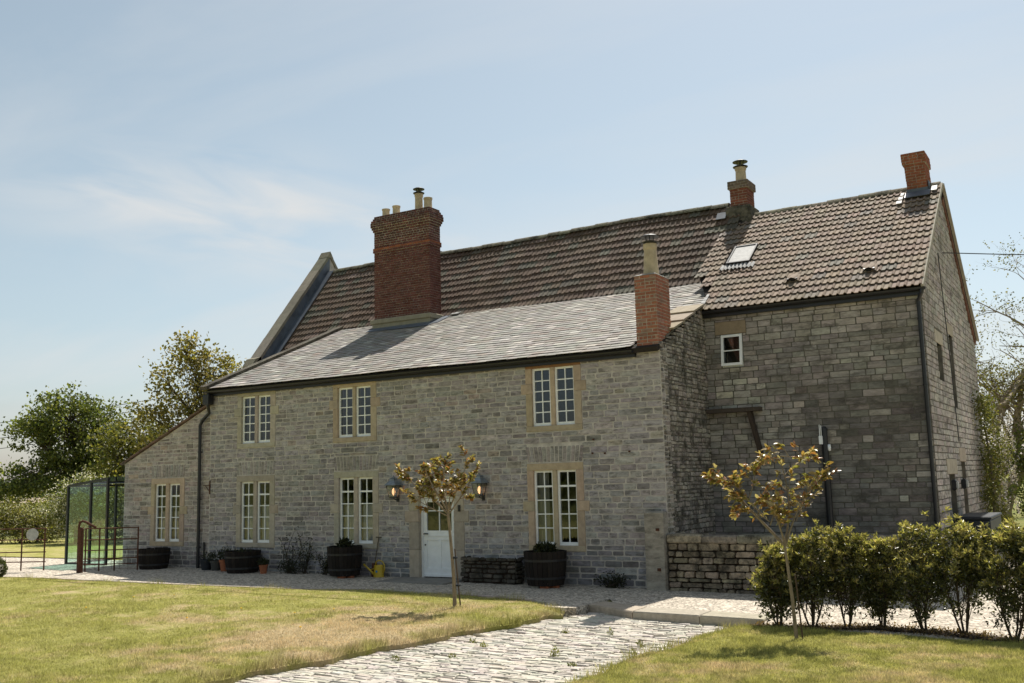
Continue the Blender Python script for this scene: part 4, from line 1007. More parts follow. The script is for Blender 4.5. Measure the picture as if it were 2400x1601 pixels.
o_ = npmesh('lawn_grass', V, F, 'grass_blade', T); o_['kind'] = 'stuff'; o_['label'] = 'short mown grass of the lawn left of the cobbled path'; o_['category'] = 'grass'
Pr = lawn_points(420000, 17.4, 27, -14, -4.6, lawn_lx, lambda y: 45.0, -1)
hf = 0.016 + 0.026 * vnoise(Pr[:, 0] + 50, Pr[:, 1] + 50, 1.1, 4) + 0.035 * np.clip(vnoise(Pr[:, 0] + 30, Pr[:, 1] + 30, 4.5, 14) - 0.55, 0, 1)
V, F, T = blades(Pr, hf, hf * 1.9, 0.008, 0.9)
o_ = npmesh('lawn_grass', V, F, 'grass_blade', T); o_['kind'] = 'stuff'; o_['label'] = 'short mown grass of the lawn right of the cobbled path'; o_['category'] = 'grass'
# ragged longer grass along kerb, path edges and tree bases
E_ = []
for x in np.arange(-2.8, 14.2, 0.006):
    if vnoise(np.array([x + 9]), np.array([1.0]), 1.6, 8)[0] > 0.42: E_.append((x + R.uniform(-.05, .05), interp(x, kp) - R.uniform(-0.02, 0.16)))
for y in np.arange(-12, -4.1, 0.004):
    E_.append((path_l(y) - R.uniform(-0.06, 0.22), y)); E_.append((path_l(y) - R.uniform(-0.06, 0.3), y + R.uniform(-.1, .1)))
    if R.random() < 0.55: E_.append((path_r(y) + R.uniform(-0.05, 0.12), y))
for y in np.arange(-4.4, -3.3, 0.004): E_.append((lawn_r(y) - R.uniform(-0.05, 0.3), y))
for x in np.arange(17.9, 24, 0.01): E_.append((x, -4.6 + R.uniform(-0.15, 0.15)))
E_ = np.array(E_); P = np.stack([E_[:, 0], E_[:, 1], gzn(E_[:, 0]) - 0.05], 1)
hf = 0.03 + 0.12 * vnoise(P[:, 0] + 20, P[:, 1] + 40, 2.3, 9) ** 2
V, F, T = blades(P, hf + 0.02, hf * 1.8 + 0.03, 0.010, 0.8, 0.55, 1.05)
o_ = npmesh('edge_grass', V, F, 'grass_blade', T); o_['kind'] = 'stuff'; o_['label'] = 'ragged longer grass along the kerb and path edges'; o_['category'] = 'grass'

# ------------------------------------------------------------------ foliage builders
def rand_unit(n): 
    v = NR.normal(size=(n, 3)); return v / np.linalg.norm(v, axis=1, keepdims=True)
def leaf_mesh(C_, length, width, axis=None, spread=1.0, cols=((0.07, 0.10, 0.02),), fold=0.25, updir=0.0, shade=None):
    # C_ (n,3) leaf base points; each leaf is a folded 6-vertex blade
    n = len(C_); d = rand_unit(n)
    if axis is not None: d = axis + d * spread
    d[:, 2] += updir; d /= np.linalg.norm(d, axis=1, keepdims=True)
    s_ = np.cross(d, rand_unit(n)); s_ /= np.linalg.norm(s_, axis=1, keepdims=True); nn = np.cross(d, s_)
    L = (length * NR.uniform(0.65, 1.25, n))[:, None]; W = (width * NR.uniform(0.7, 1.2, n))[:, None]
    b0 = C_; tip = C_ + d * L - nn * L * fold * 0.3; mid = C_ + d * L * 0.5
    l = mid + s_ * W / 2 + nn * W * fold; r_ = mid - s_ * W / 2 + nn * W * fold
    V = np.stack([b0, r_, tip, l], 1).reshape(-1, 3); k = np.arange(n)[:, None] * 4
    F = np.concatenate([k + np.array([[0, 1, 2]]), k + np.array([[0, 2, 3]])], 0)
    cols = np.array(cols); T = cols[NR.integers(0, len(cols), n)] * NR.uniform(0.7, 1.3, (n, 1))
    if shade is not None: T = T * shade[:, None]
    return V, F, np.repeat(T, 4, 0)
def join(parts):
    Vs, Fs, Ts = [], [], []; k = 0
    for V, F, T in parts: Vs.append(V); Fs.append(F + k); Ts.append(T); k += len(V)
    return np.concatenate(Vs), np.concatenate(Fs), np.concatenate(Ts)
def curve_pts(a, b_, n=5, wob=0.1, sag=0.0):
    a = Vector(a); b_ = Vector(b_); L = (b_ - a).length; out_ = []
    ph = R.uniform(0, 6); o1 = Vector((R.uniform(-1, 1), R.uniform(-1, 1), R.uniform(-0.6, 0.6)))
    for i in range(n):
        t_ = i / (n - 1); out_.append(a.lerp(b_, t_) + o1 * wob * L * math.sin(math.pi * t_) + Vector((0, 0, sag * L * math.sin(math.pi * t_))))
    return out_
def lobed_tree(name, label, base, trunk_top, r0, lobes, n_clump, per, leaf, cols, bark=(0.09, 0.075, 0.055), csig=0.5, seed=1, group=None, cat='tree', surf=0.55, mat='leaf', twig=0.035, extra=None, petal=None):
    # lobes: (dx, dy, z, rx, rz) relative to base
    t_ = tag(empty(name, base), label, cat, group)
    wood = MB(); tt = Vector(trunk_top)
    wood.tube(curve_pts((0, 0, -0.3), tt, 6, 0.04), [r0 * 1.25, r0, r0 * 0.9, r0 * 0.82, r0 * 0.75, r0 * 0.6], 8, bark)
    tot = sum(l[3] ** 2 * l[4] for l in lobes); CL = []
    for lx, ly, lz, rx, rz in lobes:
        lc = Vector((lx, ly, lz)); st = tt * R.uniform(0.55, 1.0)
        limb = curve_pts(st, lc, 5, 0.12); wood.tube(limb, [r0 * 0.55, r0 * 0.42, r0 * 0.32, r0 * 0.24, r0 * 0.15], 6, bark)
        m_ = max(5, int(n_clump * rx ** 2 * rz / tot)); u = rand_unit(m_); rr = NR.uniform(surf ** 3, 1, m_) ** (1 / 3)
        pts = np.array([lx, ly, lz]) + u * rr[:, None] * np.array([rx, rx, rz])
        pts += NR.normal(0, 0.10 * rx, pts.shape)
        for p_ in pts:
            wood.tube(curve_pts(R.choice(limb[1:]), p_, 4, 0.12), [twig * 1.4, twig, twig * 0.6, twig * 0.25], 4, bark, cap=False)
        CL.append(pts)
    CL = np.concatenate(CL)
    ctr = np.repeat(CL, per, 0); sg = np.repeat(csig * NR.uniform(0.5, 1.3, len(CL)), per)
    P = ctr + NR.normal(size=ctr.shape) * sg[:, None] * np.array([1, 1, 0.75])
    V, F, T = leaf_mesh(P, leaf, leaf * 0.75, cols=cols, fold=0.2)
    wood.build('trunk', 'bark', t_)
    npmesh('crown', V, F, mat, T, t_)
    if petal:
        P2 = CL[NR.integers(0, len(CL), petal[0])] + NR.normal(size=(petal[0], 3)) * csig * 1.1
        V, F, T = leaf_mesh(P2, petal[1], petal[1], cols=petal[2]); npmesh('blossom', V, F, 'petal', T, t_)
    return t_

# ------------------------------------------------------------------ background trees
OAK = ((0.1153, 0.1404, 0.0363), (0.1536, 0.1735, 0.0463), (0.0845, 0.1075, 0.0331), (0.1844, 0.1901, 0.0495))
MAP = ((0.1344, 0.1373, 0.0361), (0.1747, 0.1662, 0.0433), (0.1008, 0.1084, 0.0318), (0.2016, 0.1806, 0.0506))
BRO = ((0.192, 0.168, 0.048), (0.256, 0.208, 0.056), (0.144, 0.136, 0.04), (0.304, 0.24, 0.08))
r2 = lambda a, b_, z, rx, rz: (0.856 * a - 0.51 * b_, 0.517 * a + 0.85 * b_, z, rx, rz)     # a: sideways, b: depth
lobed_tree('oak_tree', 'broad round dark green tree beyond the left gate', (-30.4, 17.26, 0), (0.3, 0.2, 4.6), 0.34,
  [r2(-0.3, 0, 6.6, 2.3, 1.6), r2(1.4, 0.6, 6.0, 1.5, 1.5), r2(-1.9, -0.4, 5.6, 1.6, 1.3), r2(0.2, 0.8, 4.2, 2.4, 1.4), r2(-3.2, 0.2, 2.9, 1.7, 1.1), r2(2.0, -0.5, 3.6, 1.4, 1.2), r2(-1.2, -0.8, 2.6, 1.8, 1.0), r2(-4.6, 0.3, 2.3, 1.3, 0.9)],
  310, 54, 0.21, OAK, csig=0.36, twig=0.03)
lobed_tree('maple_tree', 'low bronze-green bushy tree between the round tree and the lean-to', (-22.9, 15.9, 0), (0, 0.2, 3.6), 0.22,
  [r2(0.1, 0, 5.4, 1.5, 1.3), r2(1.3, 0.4, 4.6, 1.3, 1.2), r2(-1.0, -0.2, 4.2, 1.3, 1.2), r2(0.2, 0.3, 3.0, 1.9, 1.3), r2(2.2, 0.2, 3.2, 1.5, 1.2), r2(-1.3, 0, 2.2, 1.5, 1.0)],
  200, 48, 0.19, MAP, csig=0.34, twig=0.025)
lobed_tree('ash_tree', 'tall airy tree with open crown rising behind the lean-to', (-15.7, 14.3, 0), (-0.2, 0.2, 4.6), 0.20,
  [r2(-1.0, 0, 9.2, 1.25, 1.1), r2(0.3, 0.4, 8.4, 1.3, 1.1), r2(-1.9, 0.3, 7.6, 1.1, 1.0), r2(1.2, 0, 7.4, 1.3, 1.0), r2(-2.6, -0.3, 6.0, 1.1, 0.9), r2(-0.6, 0.4, 6.6, 1.4, 1.1), r2(-3.0, 0.3, 4.5, 1.0, 0.8), r2(-1.0, -0.4, 5.0, 1.3, 1.0), r2(0.9, 0.3, 5.6, 1.2, 1.0), r2(-2.0, 0.4, 3.4, 1.2, 0.8), r2(2.3, 0.2, 6.6, 0.9, 0.8)],
  300, 24, 0.19, BRO, csig=0.30, twig=0.018, surf=0.3)
lobed_tree('hawthorn', 'white-flowering hawthorn bush beside the glass room', (-15.7, 7.2, 0), (0, 0, 1.6), 0.08,
  [r2(0.1, 0, 2.3, 0.95, 0.8), r2(-0.7, 0.2, 1.7, 0.8, 0.7), r2(0.6, 0.1, 1.7, 0.8, 0.7), r2(0.0, 0.1, 1.1, 0.9, 0.6)], 110, 55, 0.10, OAK, csig=0.22, twig=0.012, petal=(3800, 0.075, ((0.62, 0.58, 0.46), (0.7, 0.66, 0.55))), cat='bush')
for i, (x, y, l) in enumerate(((-23.6, 4.9, 'hedge bush with pale blossom at the left edge of the photo'), (-21.2, 6.3, 'hedge bush with pale blossom, second from the left edge'), (-19.0, 7.6, 'hedge bush with pale blossom just left of the hawthorn'))):
    lobed_tree('hedge_bush', l, (x, y, 0), (0, 0, 0.9), 0.07,
      [r2(-0.8, 0, 1.15, 0.9, 0.85), r2(0.6, 0.2, 1.25, 1.0, 0.85), r2(0.1, -0.3, 0.75, 1.2, 0.7)], 95, 60, 0.11, MAP, csig=0.24, twig=0.012, petal=(1500, 0.07, ((0.5, 0.45, 0.33), (0.58, 0.52, 0.4))), cat='bush', group='hedge behind the left gate')
lobed_tree('tall_shrub', 'dense green shrub seen through the glass room', (-13.3, 8.6, 0), (0, 0, 1.6), 0.08,
  [r2(-0.2, 0, 2.2, 1.1, 1.0), r2(1.0, 0.2, 2.6, 1.1, 1.1), r2(0.4, 0, 1.1, 1.5, 0.9), r2(-1.4, 0, 1.2, 1.0, 0.9)], 130, 55, 0.14, MAP, csig=0.3, twig=0.014, cat='shrub')
lobed_tree('tall_shrub', 'leafy shrub behind the lean-to, right of the glass room shrub', (-10.4, 10.0, 0), (0, 0, 1.8), 0.08,
  [r2(0, 0, 2.4, 1.2, 1.0), r2(0.4, 0, 1.2, 1.5, 0.9)], 90, 50, 0.14, OAK, csig=0.3, twig=0.014, cat='shrub')
# far wood
P = []
for i in range(260):
    t_ = i / 259; c = np.array([-560 - 60 * math.sin(i), 250 + t_ * 330, 0]); n = 50; hgt = 7 + 5 * vnoise(np.array([t_ * 30]), np.array([2.0]), 1.0, 2)[0]
    u = rand_unit(n) * np.array([5, 5, hgt * 0.5]); P.append(c + np.array([0, 0, hgt * 0.5]) + u)
P = np.concatenate(P); V, F, T = leaf_mesh(P, 2.6, 2.6, cols=((0.035, 0.06, 0.03), (0.05, 0.075, 0.035)))
o_ = npmesh('distant_wood', V, F, 'leaf', T); o_['kind'] = 'stuff'; o_['label'] = 'distant dark green belt of trees beyond the field'; o_['category'] = 'wood'

# right-hand old tree, twisted limbs and sparse spring leaves
def twisted_tree():
    t_ = tag(empty('old_tree', (19.3, 26.0, 0)), 'gnarled old tree with twisted bare limbs behind the right gable', 'tree'); t_.scale = (0.92, 0.92, 0.86)
    wood = MB(); tips = []; bk = (0.30, 0.245, 0.18)
    def grow(p, d, L, r0, lev):
        n = 6; pts = [p]; rr = [r0]; q = Vector(p); dd = Vector(d).normalized()
        for i in range(n):
            dd = (dd + Vector((R.uniform(-1, 1), R.uniform(-1, 1), R.uniform(-0.6, 0.75))) * (0.20 + 0.10 * lev)).normalized()
            q = q + dd * L / n; pts.append(q.copy()); rr.append(r0 * (1 - 0.62 * (i + 1) / n))
        wood.tube(pts, rr, 7 if lev < 2 else 4, bk, cap=False)
        if lev < 4:
            k = {0: 6, 1: 5, 2: 5, 3: 4}[lev]
            for j in range(k):
                i = R.randint(2, n); dv = (pts[i] - pts[i - 1]).normalized(); sd = Vector((R.uniform(-1, 1), R.uniform(-1, 1), R.uniform(-0.35, 0.8))).normalized()
                grow(pts[i], dv * 0.5 + sd * 0.9, L * R.uniform(0.45, 0.72), rr[i] * R.uniform(0.5, 0.75), lev + 1)
        else: tips.append([tuple(q), tuple(pts[3])])
    grow(Vector((0, 0, -0.2)), (0.06, 0, 1), 5.4, 0.42, 0)
    grow(Vector((0.15, 0, 2.4)), (0.55, 0.2, 0.8), 4.8, 0.28, 1); grow(Vector((-0.05, 0, 3.2)), (-0.6, -0.2, 0.8), 4.6, 0.27, 1); grow(Vector((0.0, 0, 4.4)), (0.1, 0.1, 1), 5.6, 0.26, 1); grow(Vector((0.0, 0, 5.0)), (-0.2, -0.3, 1), 5.0, 0.2, 1)
    wood.build('trunk', 'bark', t_)
    TP = np.array([q for pr in tips for q in pr]); pick = NR.random(len(TP)) < 0.7
    C_ = np.repeat(TP[pick], 7, 0); C_ = C_ + NR.normal(0, 0.16, C_.shape)
    V, F, T = leaf_mesh(C_, 0.13, 0.08, cols=((0.15, 0.14, 0.045), (0.20, 0.17, 0.06), (0.11, 0.11, 0.03))); npmesh('crown', V, F, 'leaf', T, t_)
    return len(tips)
twisted_tree()
lobed_tree('tall_shrub', 'dark leafy shrub at the foot of the gnarled tree', (21.3, 23.5, 0), (0, 0, 1.4), 0.08,
  [r2(0.2, 0, 1.5, 1.0, 0.9), r2(-0.8, 0, 1.0, 0.9, 0.8), r2(1.2, 0.5, 2.2, 1.1, 1.1), r2(0.6, 2, 3.0, 1.3, 1.0)], 120, 50, 0.12, OAK, csig=0.28, twig=0.014, cat='shrub')
lobed_tree('ash_tree', 'green tree filling the gap behind the gnarled tree', (20.8, 38.0, 0), (0, 0, 3.0), 0.2,
  [r2(0.6, 0, 4.2, 1.6, 1.3), r2(2.0, 0, 5.6, 1.5, 1.3), r2(1.0, 0, 2.4, 1.9, 1.2), r2(-0.8, 0, 2.0, 1.5, 1.2)], 150, 40, 0.17, MAP, csig=0.36, twig=0.02)
# wisteria on the gable
t_ = tag(empty('climbing_plant', (20.3, 11.2, 0)), 'climbing plant with hanging pale blossom on the gable wall', 'climber')
st = MB(); st.tube(curve_pts((0.1, -0.2, -0.2), (0.15, 0.2, 3.6), 7, 0.06), [0.05, 0.05, 0.045, 0.04, 0.035, 0.03, 0.02], 6, (0.16, 0.13, 0.10)); st.tube(curve_pts((0.12, 0.3, -0.2), (0.15, 1.0, 3.0), 7, 0.08), [0.04] * 6 + [0.02], 6, (0.16, 0.13, 0.10)); st.build('stem', 'bark', t_)
n = 5200; zz_ = NR.uniform(0.1, 4.4, n); P = np.stack([NR.uniform(0.02, 0.75, n) * (0.5 + 0.5 * np.sin(zz_ * 1.3 + 1) ** 2), NR.uniform(-0.9, 1.8, n), zz_ + NR.normal(0, 0.1, n)], 1)
P = P[vnoise(P[:, 1] + 10, P[:, 2] + 10, 1.9, 12) > 0.33]
V, F, T = leaf_mesh(P, 0.11, 0.05, cols=((0.12, 0.125, 0.03), (0.17, 0.15, 0.045), (0.09, 0.10, 0.025)), updir=-0.5); npmesh('foliage', V, F, 'leaf', T, t_)
cl = []
for i in range(34):
    b_ = np.array([NR.uniform(0.35, 0.85), NR.uniform(-0.6, 1.8), NR.uniform(1.2, 4.1)]); k = np.arange(26) / 26
    cl.append(b_ + np.stack([NR.normal(0, 0.05, 26) * (1 - k), NR.normal(0, 0.05, 26) * (1 - k), -k * 0.42], 1))
V, F, T = leaf_mesh(np.concatenate(cl), 0.05, 0.045, cols=((0.50, 0.45, 0.42), (0.46, 0.40, 0.44))); npmesh('blossom', V, F, 'petal', T, t_)

# belt of trees across the garden behind the viewpoint (seen in the window panes)
P = []
for i in range(70):
    c = np.array([-45 + i * 1.5 + NR.uniform(-0.5, 0.5), -58 + NR.uniform(-3, 3), 0]); h_ = 5.0 + 2.2 * NR.random(); n = 130
    P.append(c + np.array([0, 0, h_ * 0.5]) + rand_unit(n) * np.array([1.6, 1.6, h_ * 0.5]) * NR.uniform(0.5, 1, (n, 1)))
V, F, T = leaf_mesh(np.concatenate(P), 0.8, 0.7, cols=OAK); o_ = npmesh('tree_belt', V, F, 'leaf', T); o_['kind'] = 'stuff'; o_['label'] = 'belt of trees across the garden'; o_['category'] = 'wood'

# a few dandelions in the lawn
ORD = ['first', 'second', 'third', 'fourth', 'fifth', 'sixth', 'seventh', 'eighth']
for i, (x, y) in enumerate(sorted((R.uniform(2, 12.5), R.uniform(-9.0, -5.0)) for _ in range(8))):
    t_ = tag(empty('dandelion', (x, y, gz(x) + 0.03)), 'tiny yellow dandelion in the lawn, ' + ('far', 'near')[y < -7] + ' part, ' + ORD[i] + ' from the left', 'flower', 'dandelions scattered in the lawn')
    mb = MB(); mb.tube([(0, 0, 0), (0.004, 0, 0.05)], 0.003, 4, (0.2, 0.25, 0.08), cap=False); mb.build('stalk', 'leaf', t_)
    mb = MB(); mb.lathe([(0.004, 0.045), (0.022, 0.052), (0.018, 0.062), (0.0, 0.066)], (0.004, 0, 0), 8, (0.75, 0.5, 0.03), cap=False); mb.build('flower_head', 'petal', t_)

# ------------------------------------------------------------------ garden walls and post
t_ = tag(empty('stone_gatepost', (14.84, -0.17, gz(14.84))), 'tall weathered stone gatepost beside the low garden wall', 'gatepost')
mb = MB(); V, F = bevbox(-0.22, 0.22, -0.15, 0.15, -0.3, 1.70, 0.03); V = [(a + 0.02 * math.sin(c_ * 5 + b_ * 9), b_ + 0.015 * math.sin(c_ * 4 + a * 8), c_) for a, b_, c_ in V]
mb.add(V, F, (0.33, 0.30, 0.25)); mb.build('shaft', 'dark_stone', t_)
for z in (0.42, 1.28): MB().box(0.06, 0.13, -0.185, -0.14, z, z + 0.06).build('iron_hinge', 'rust', t_)
lwall = tag(empty('garden_wall', (15.08, -0.15, gz(16))), 'low dry-stone garden wall with thick coping, behind the shrubs', 'wall')
mb = MB(); mb.box(0.0, 5.1, 0.06, 0.44, -0.3, 1.02); core = mb.build('wall_core', 'soil', lwall)
pcs = []
M0 = face_map('front', 0.0)
masonry(pcs, M0, 0.0, 5.1, -0.05, 1.02, [], lwall, lambda u, v: vary((0.33, 0.275, 0.20), 0.3), hgt=(0.085, 0.16), wid=(0.16, 0.52), joint=0.02, proud=(0.0, 0.04), rnd=0.022, jit=0.012)
pcs2 = []
for V, F, tn, par_ in pcs:
    V = [(a, 0.07 if b_ > 0.005 else b_, c_) for a, b_, c_ in V]; cc = tuple(sum(v[k] for v in V) / len(V) for k in range(3))
    MB().add(V, F, tn).build('wall_stone', 'rubble_stone', lwall, origin=cc)
x = 0.0
while x < 5.05:
    e = min(x + R.uniform(0.5, 0.9), 5.12); V, F = bevbox(x + 0.006, e - 0.006, -0.05, 0.5, 1.02, 1.20 + R.uniform(-0.015, 0.015), 0.03)
    MB().add(V, F, vary((0.33, 0.29, 0.22), 0.15)).build('coping_stone', 'rubble_stone', lwall); x = e
# little dry-stone planter by the door
trg = tag(empty('stone_planter', (10.6, -0.28, gz(10.6))), 'dark mossy dry-stone planter right of the front door', 'planter')
mb = MB(); mb.box(-0.72, 0.72, -0.18, 0.18, -0.1, 0.56); mb.build('soil', 'soil', trg)
pcs = []
for kind, c, a, b_ in (('front', -0.2, -0.78, 0.78), ('right', 0.76, -0.2, 0.2), ('left', -0.76, -0.2, 0.2)):
    masonry(pcs, face_map(kind, c), a, b_, -0.05, 0.62, [], trg, lambda u, v: vary((0.12, 0.105, 0.085), 0.35), hgt=(0.06, 0.12), wid=(0.12, 0.4), joint=0.025, proud=(-0.01, 0.05), rnd=0.02, jit=0.014)
for V, F, tn, par_ in pcs:
    cc = tuple(sum(v[k] for v in V) / len(V) for k in range(3)); MB().add(V, F, tn).build('planter_stone', 'rubble_stone', trg, origin=cc)

# ------------------------------------------------------------------ barrel planters
def leaf_tuft(par, n, rad_, h, leaf, cols, name='foliage', z0=0.0, up=0.8, mat='leaf'):
    a = NR.uniform(0, 2 * np.pi, n); r_ = rad_ * np.sqrt(NR.random(n)); P = np.stack([r_ * np.cos(a), r_ * np.sin(a), z0 + h * NR.random(n) ** 0.8 * (1 - 0.4 * r_ / rad_)], 1)
    V, F, T = leaf_mesh(P, leaf, leaf * 0.35, cols=cols, updir=up); return npmesh(name, V, F, mat, T, par)
DARKG = ((0.035, 0.042, 0.018), (0.05, 0.055, 0.022), (0.025, 0.03, 0.015))
def barrel(x, y, r_top, h, label, plant, feet=False):
    t_ = tag(empty('barrel_planter', (x, y, gz(x) + (0.05 if feet else 0))), label, 'planter', 'half-barrel planters along the front wall')
    n = 26; rb = r_top * 0.84
    for k in range(n):
        a0 = 2 * math.pi * (k + 0.04) / n; a1 = 2 * math.pi * (k + 0.96) / n; V = []; zt = h + R.uniform(-0.008, 0.008)
        for rr in (0.0, -0.035):
            for z, r_ in ((0.0, rb), (h * 0.5, (rb + r_top) / 2 + 0.02), (zt, r_top)):
                for a in (a0, a1): V.append(((r_ + rr) * math.cos(a), (r_ + rr) * math.sin(a), z))
        F = [(0, 1, 3, 2), (2, 3, 5, 4), (7, 6, 8, 9), (9, 8, 10, 11), (4, 5, 11, 10), (0, 2, 8, 6), (2, 4, 10, 8), (1, 7, 9, 3), (3, 9, 11, 5)]
        MB().add(V, F, vary((0.022, 0.017, 0.014), 0.3)).build('stave', 'wood', t_)
    for z in (0.22, 0.74):
        rr = rb + (r_top - rb) * z + 0.018 * math.sin(math.pi * z); hp = MB()
        hp.lathe([(rr + 0.006, h * z - 0.025), (rr + 0.012, h * z - 0.025), (rr + 0.014, h * z + 0.025), (rr + 0.008, h * z + 0.025)], (0, 0, 0), 26, cap=False); hp.build('hoop', 'black_metal', t_)
    so_ = MB(); so_.lathe([(0.01, h - 0.06), (r_top - 0.03, h - 0.07)], (0, 0, 0), 20, cap=False); so_.build('soil', 'soil', t_)
    if feet:
        for k in range(3): a = -1.9 + k * 0.75; MB().box(0.75 * rb * math.cos(a) - 0.1, 0.75 * rb * math.cos(a) + 0.1, 0.75 * rb * math.sin(a) - 0.05, 0.75 * rb * math.sin(a) + 0.05, -0.055, -0.002, (1, 1, 1)).build('foot_block', 'concrete' if k == 0 else 'terracotta', t_)
    if plant: leaf_tuft(t_, plant[0], plant[1] * r_top, plant[2], plant[3], DARKG, z0=h - 0.06)
    return t_
barrel(-1.05, -0.66, 0.47, 0.58, 'dark barrel planter under the lean-to window', None)
barrel(2.52, -0.56, 0.50, 0.59, 'dark barrel planter beside the terracotta pots', (60, 0.5, 0.15, 0.08))
barrel(6.22, -0.55, 0.46, 0.74, 'dark barrel planter left of the yellow watering can', (240, 0.35, 0.25, 0.13), True)
barrel(12.22, -0.56, 0.50, 0.76, 'large dark barrel planter right of the stone planter', (380, 0.5, 0.22, 0.13), True)
# flower pots
def flower_pot(x, y, r_, h, mat, label, n, ph, name='flower_pot'):
    t_ = tag(empty(name, (x, y, gz(x))), label, 'flower pot', 'flower pots by the drainpipe')
    mb = MB(); mb.lathe([(r_ * 0.7, 0), (r_ * 0.93, h * 0.8), (r_ * 1.04, h * 0.8), (r_ * 1.06, h), (r_ * 0.92, h), (r_ * 0.88, h * 0.85), (0.01, h * 0.85)], (0, 0, 0), 18, cap=False); mb.build('pot', mat, t_)
    leaf_tuft(t_, n, r_ * 1.2, ph, 0.09, DARKG, z0=h * 0.85); st = MB()
    for k in range(4): a = k * 1.7; st.tube([(0.02 * math.cos(a), 0.02 * math.sin(a), h * 0.85), (r_ * 0.5 * math.cos(a), r_ * 0.5 * math.sin(a), h + ph * 0.7)], 0.005, 4, (0.06, 0.07, 0.03), cap=False)
    st.build('stem', 'bark', t_)
plain('black_plastic', (0.02, 0.024, 0.03), 0.5, 0.3)
plain('grey_pot', (0.07, 0.068, 0.062), 0.85, 0.2)
flower_pot(0.92, -0.42, 0.19, 0.30, 'black_plastic', 'black plastic pot beside the drainpipe foot', 50, 0.25)
flower_pot(1.32, -0.42, 0.17, 0.28, 'grey_pot', 'grey pot between the black pot and the terracotta pot', 120, 0.35)
flower_pot(1.74, -0.47, 0.17, 0.32, 'terracotta', 'terracotta pot with leafy plant left of a barrel planter', 140, 0.45)
flower_pot(3.38, -0.62, 0.12, 0.24, 'terracotta', 'small terracotta pot right of a barrel planter', 160, 0.22)
# watering can
t_ = tag(empty('watering_can', (7.08, -0.22, gz(7.1))), 'yellow plastic watering can with a blue dot', 'watering can')
mb = MB(); mb.lathe([(0.0, 0.0), (0.155, 0.0), (0.15, 0.04), (0.135, 0.30), (0.125, 0.31), (0.12, 0.29), (0.0, 0.285)], (0, 0, 0), 22, cap=False)
V = [(a, b_ * 0.72, c_) for a, b_, c_ in mb.V]; mb.V = V; mb.build('body', 'yellow_plastic', t_, smooth=False)
sp_ = MB(); sp_.tube([(-0.12, -0.03, 0.07), (-0.22, -0.08, 0.17), (-0.36, -0.14, 0.31)], [0.035, 0.024, 0.018], 10); sp_.build('spout', 'yellow_plastic', t_, smooth=True)
sp_ = MB(); sp_.lathe([(0.018, -0.02), (0.03, 0.02), (0.028, 0.026), (0.0, 0.03)], (-0.365, -0.142, 0.315), 10, cap=False); sp_.build('rose', 'yellow_plastic', t_)
sp_ = MB(); sp_.tube([(-0.22, -0.08, 0.185), (-0.13, -0.03, 0.22)], 0.010, 6); sp_.build('brace', 'yellow_plastic', t_)
hd = MB(); hd.tube([(-0.10, 0, 0.28), (-0.09, 0, 0.38), (0.0, 0, 0.43), (0.12, 0, 0.40), (0.19, 0, 0.30), (0.18, 0, 0.18), (0.13, 0, 0.08)], 0.016, 8); hd.build('handle', 'yellow_plastic', t_, smooth=True)
dt = MB(); dt.tube([(0.01, -0.106, 0.15), (0.01, -0.112, 0.15)], 0.03, 14); dt.build('round_sticker', 'blue_print', t_)
# spade leaning on the wall
t_ = tag(empty('garden_spade', (6.93, -0.06, gz(7))), 'thin garden tool with T-handle leaning left of the door', 'garden tool')
mb = MB(); mb.tube([(-0.02, -0.10, 0.35), (0.0, 0.03, 1.0)], 0.012, 6, (0.10, 0.085, 0.06)); mb.build('shaft', 'wood', t_)
mb = MB(); mb.tube([(-0.09, 0.03, 1.0), (0.09, 0.03, 1.0)], 0.014, 6, (0.10, 0.085, 0.06)); mb.build('grip', 'wood', t_)
mb = MB(); V = [(-0.10, -0.13, 0.35), (0.07, -0.13, 0.35), (0.06, -0.19, 0.0), (-0.02, -0.195, -0.03), (-0.09, -0.19, 0.0)]; mb.add(V + [(a, b_ + 0.006, c_) for a, b_, c_ in V], [(0, 1, 2, 3, 4), (9, 8, 7, 6, 5), (0, 5, 6, 1), (1, 6, 7, 2), (2, 7, 8, 3), (3, 8, 9, 4), (4, 9, 5, 0)]); mb.build('blade', 'rust', t_)
# low plants along the wall
def wall_plant(x, y, w_, h, n, label, name='wall_shrub', leaf=0.06, cols=DARKG, stems=5):
    t_ = tag(empty(name, (x, y, gz(x))), label, 'shrub'); st = MB(); tips = []
    for k in range(stems):
        e = (R.uniform(-w_, w_), R.uniform(-0.05, 0.08), h * R.uniform(0.55, 1.0)); c_ = curve_pts((R.uniform(-0.1, 0.1), 0, 0), e, 6, 0.16)
        st.tube(c_, [0.014, 0.012, 0.010, 0.008, 0.006, 0.003], 5, (0.07, 0.055, 0.04), cap=False); tips += [tuple(q) for q in c_[2:]]
    st.build('stem', 'bark', t_)
    T0 = np.array(tips); P = T0[NR.integers(0, len(T0), n)] + NR.normal(0, 0.07, (n, 3)) * np.array([1.4, 0.5, 1]); P[:, 1] = np.minimum(P[:, 1], 0.10)
    V, F, T = leaf_mesh(P, leaf, leaf * 0.6, cols=cols); npmesh('foliage', V, F, 'leaf', T, t_)
wall_plant(3.85, -0.18, 0.40, 1.28, 170, 'straggly climbing rose right of the half-curtained window', 'climbing_rose', stems=6)
wall_plant(4.55, -0.22, 0.35, 1.0, 260, 'bushy climbing rose between two barrel planters', 'climbing_rose', stems=7)
wall_plant(5.25, -0.25, 0.36, 0.55, 420, 'low dark shrub left of a barrel planter', stems=8)
wall_plant(4.2, -0.35, 0.6, 0.32, 520, 'low dark ground plants under the climbing roses', stems=12, cols=((0.06, 0.062, 0.04), (0.045, 0.05, 0.03)))
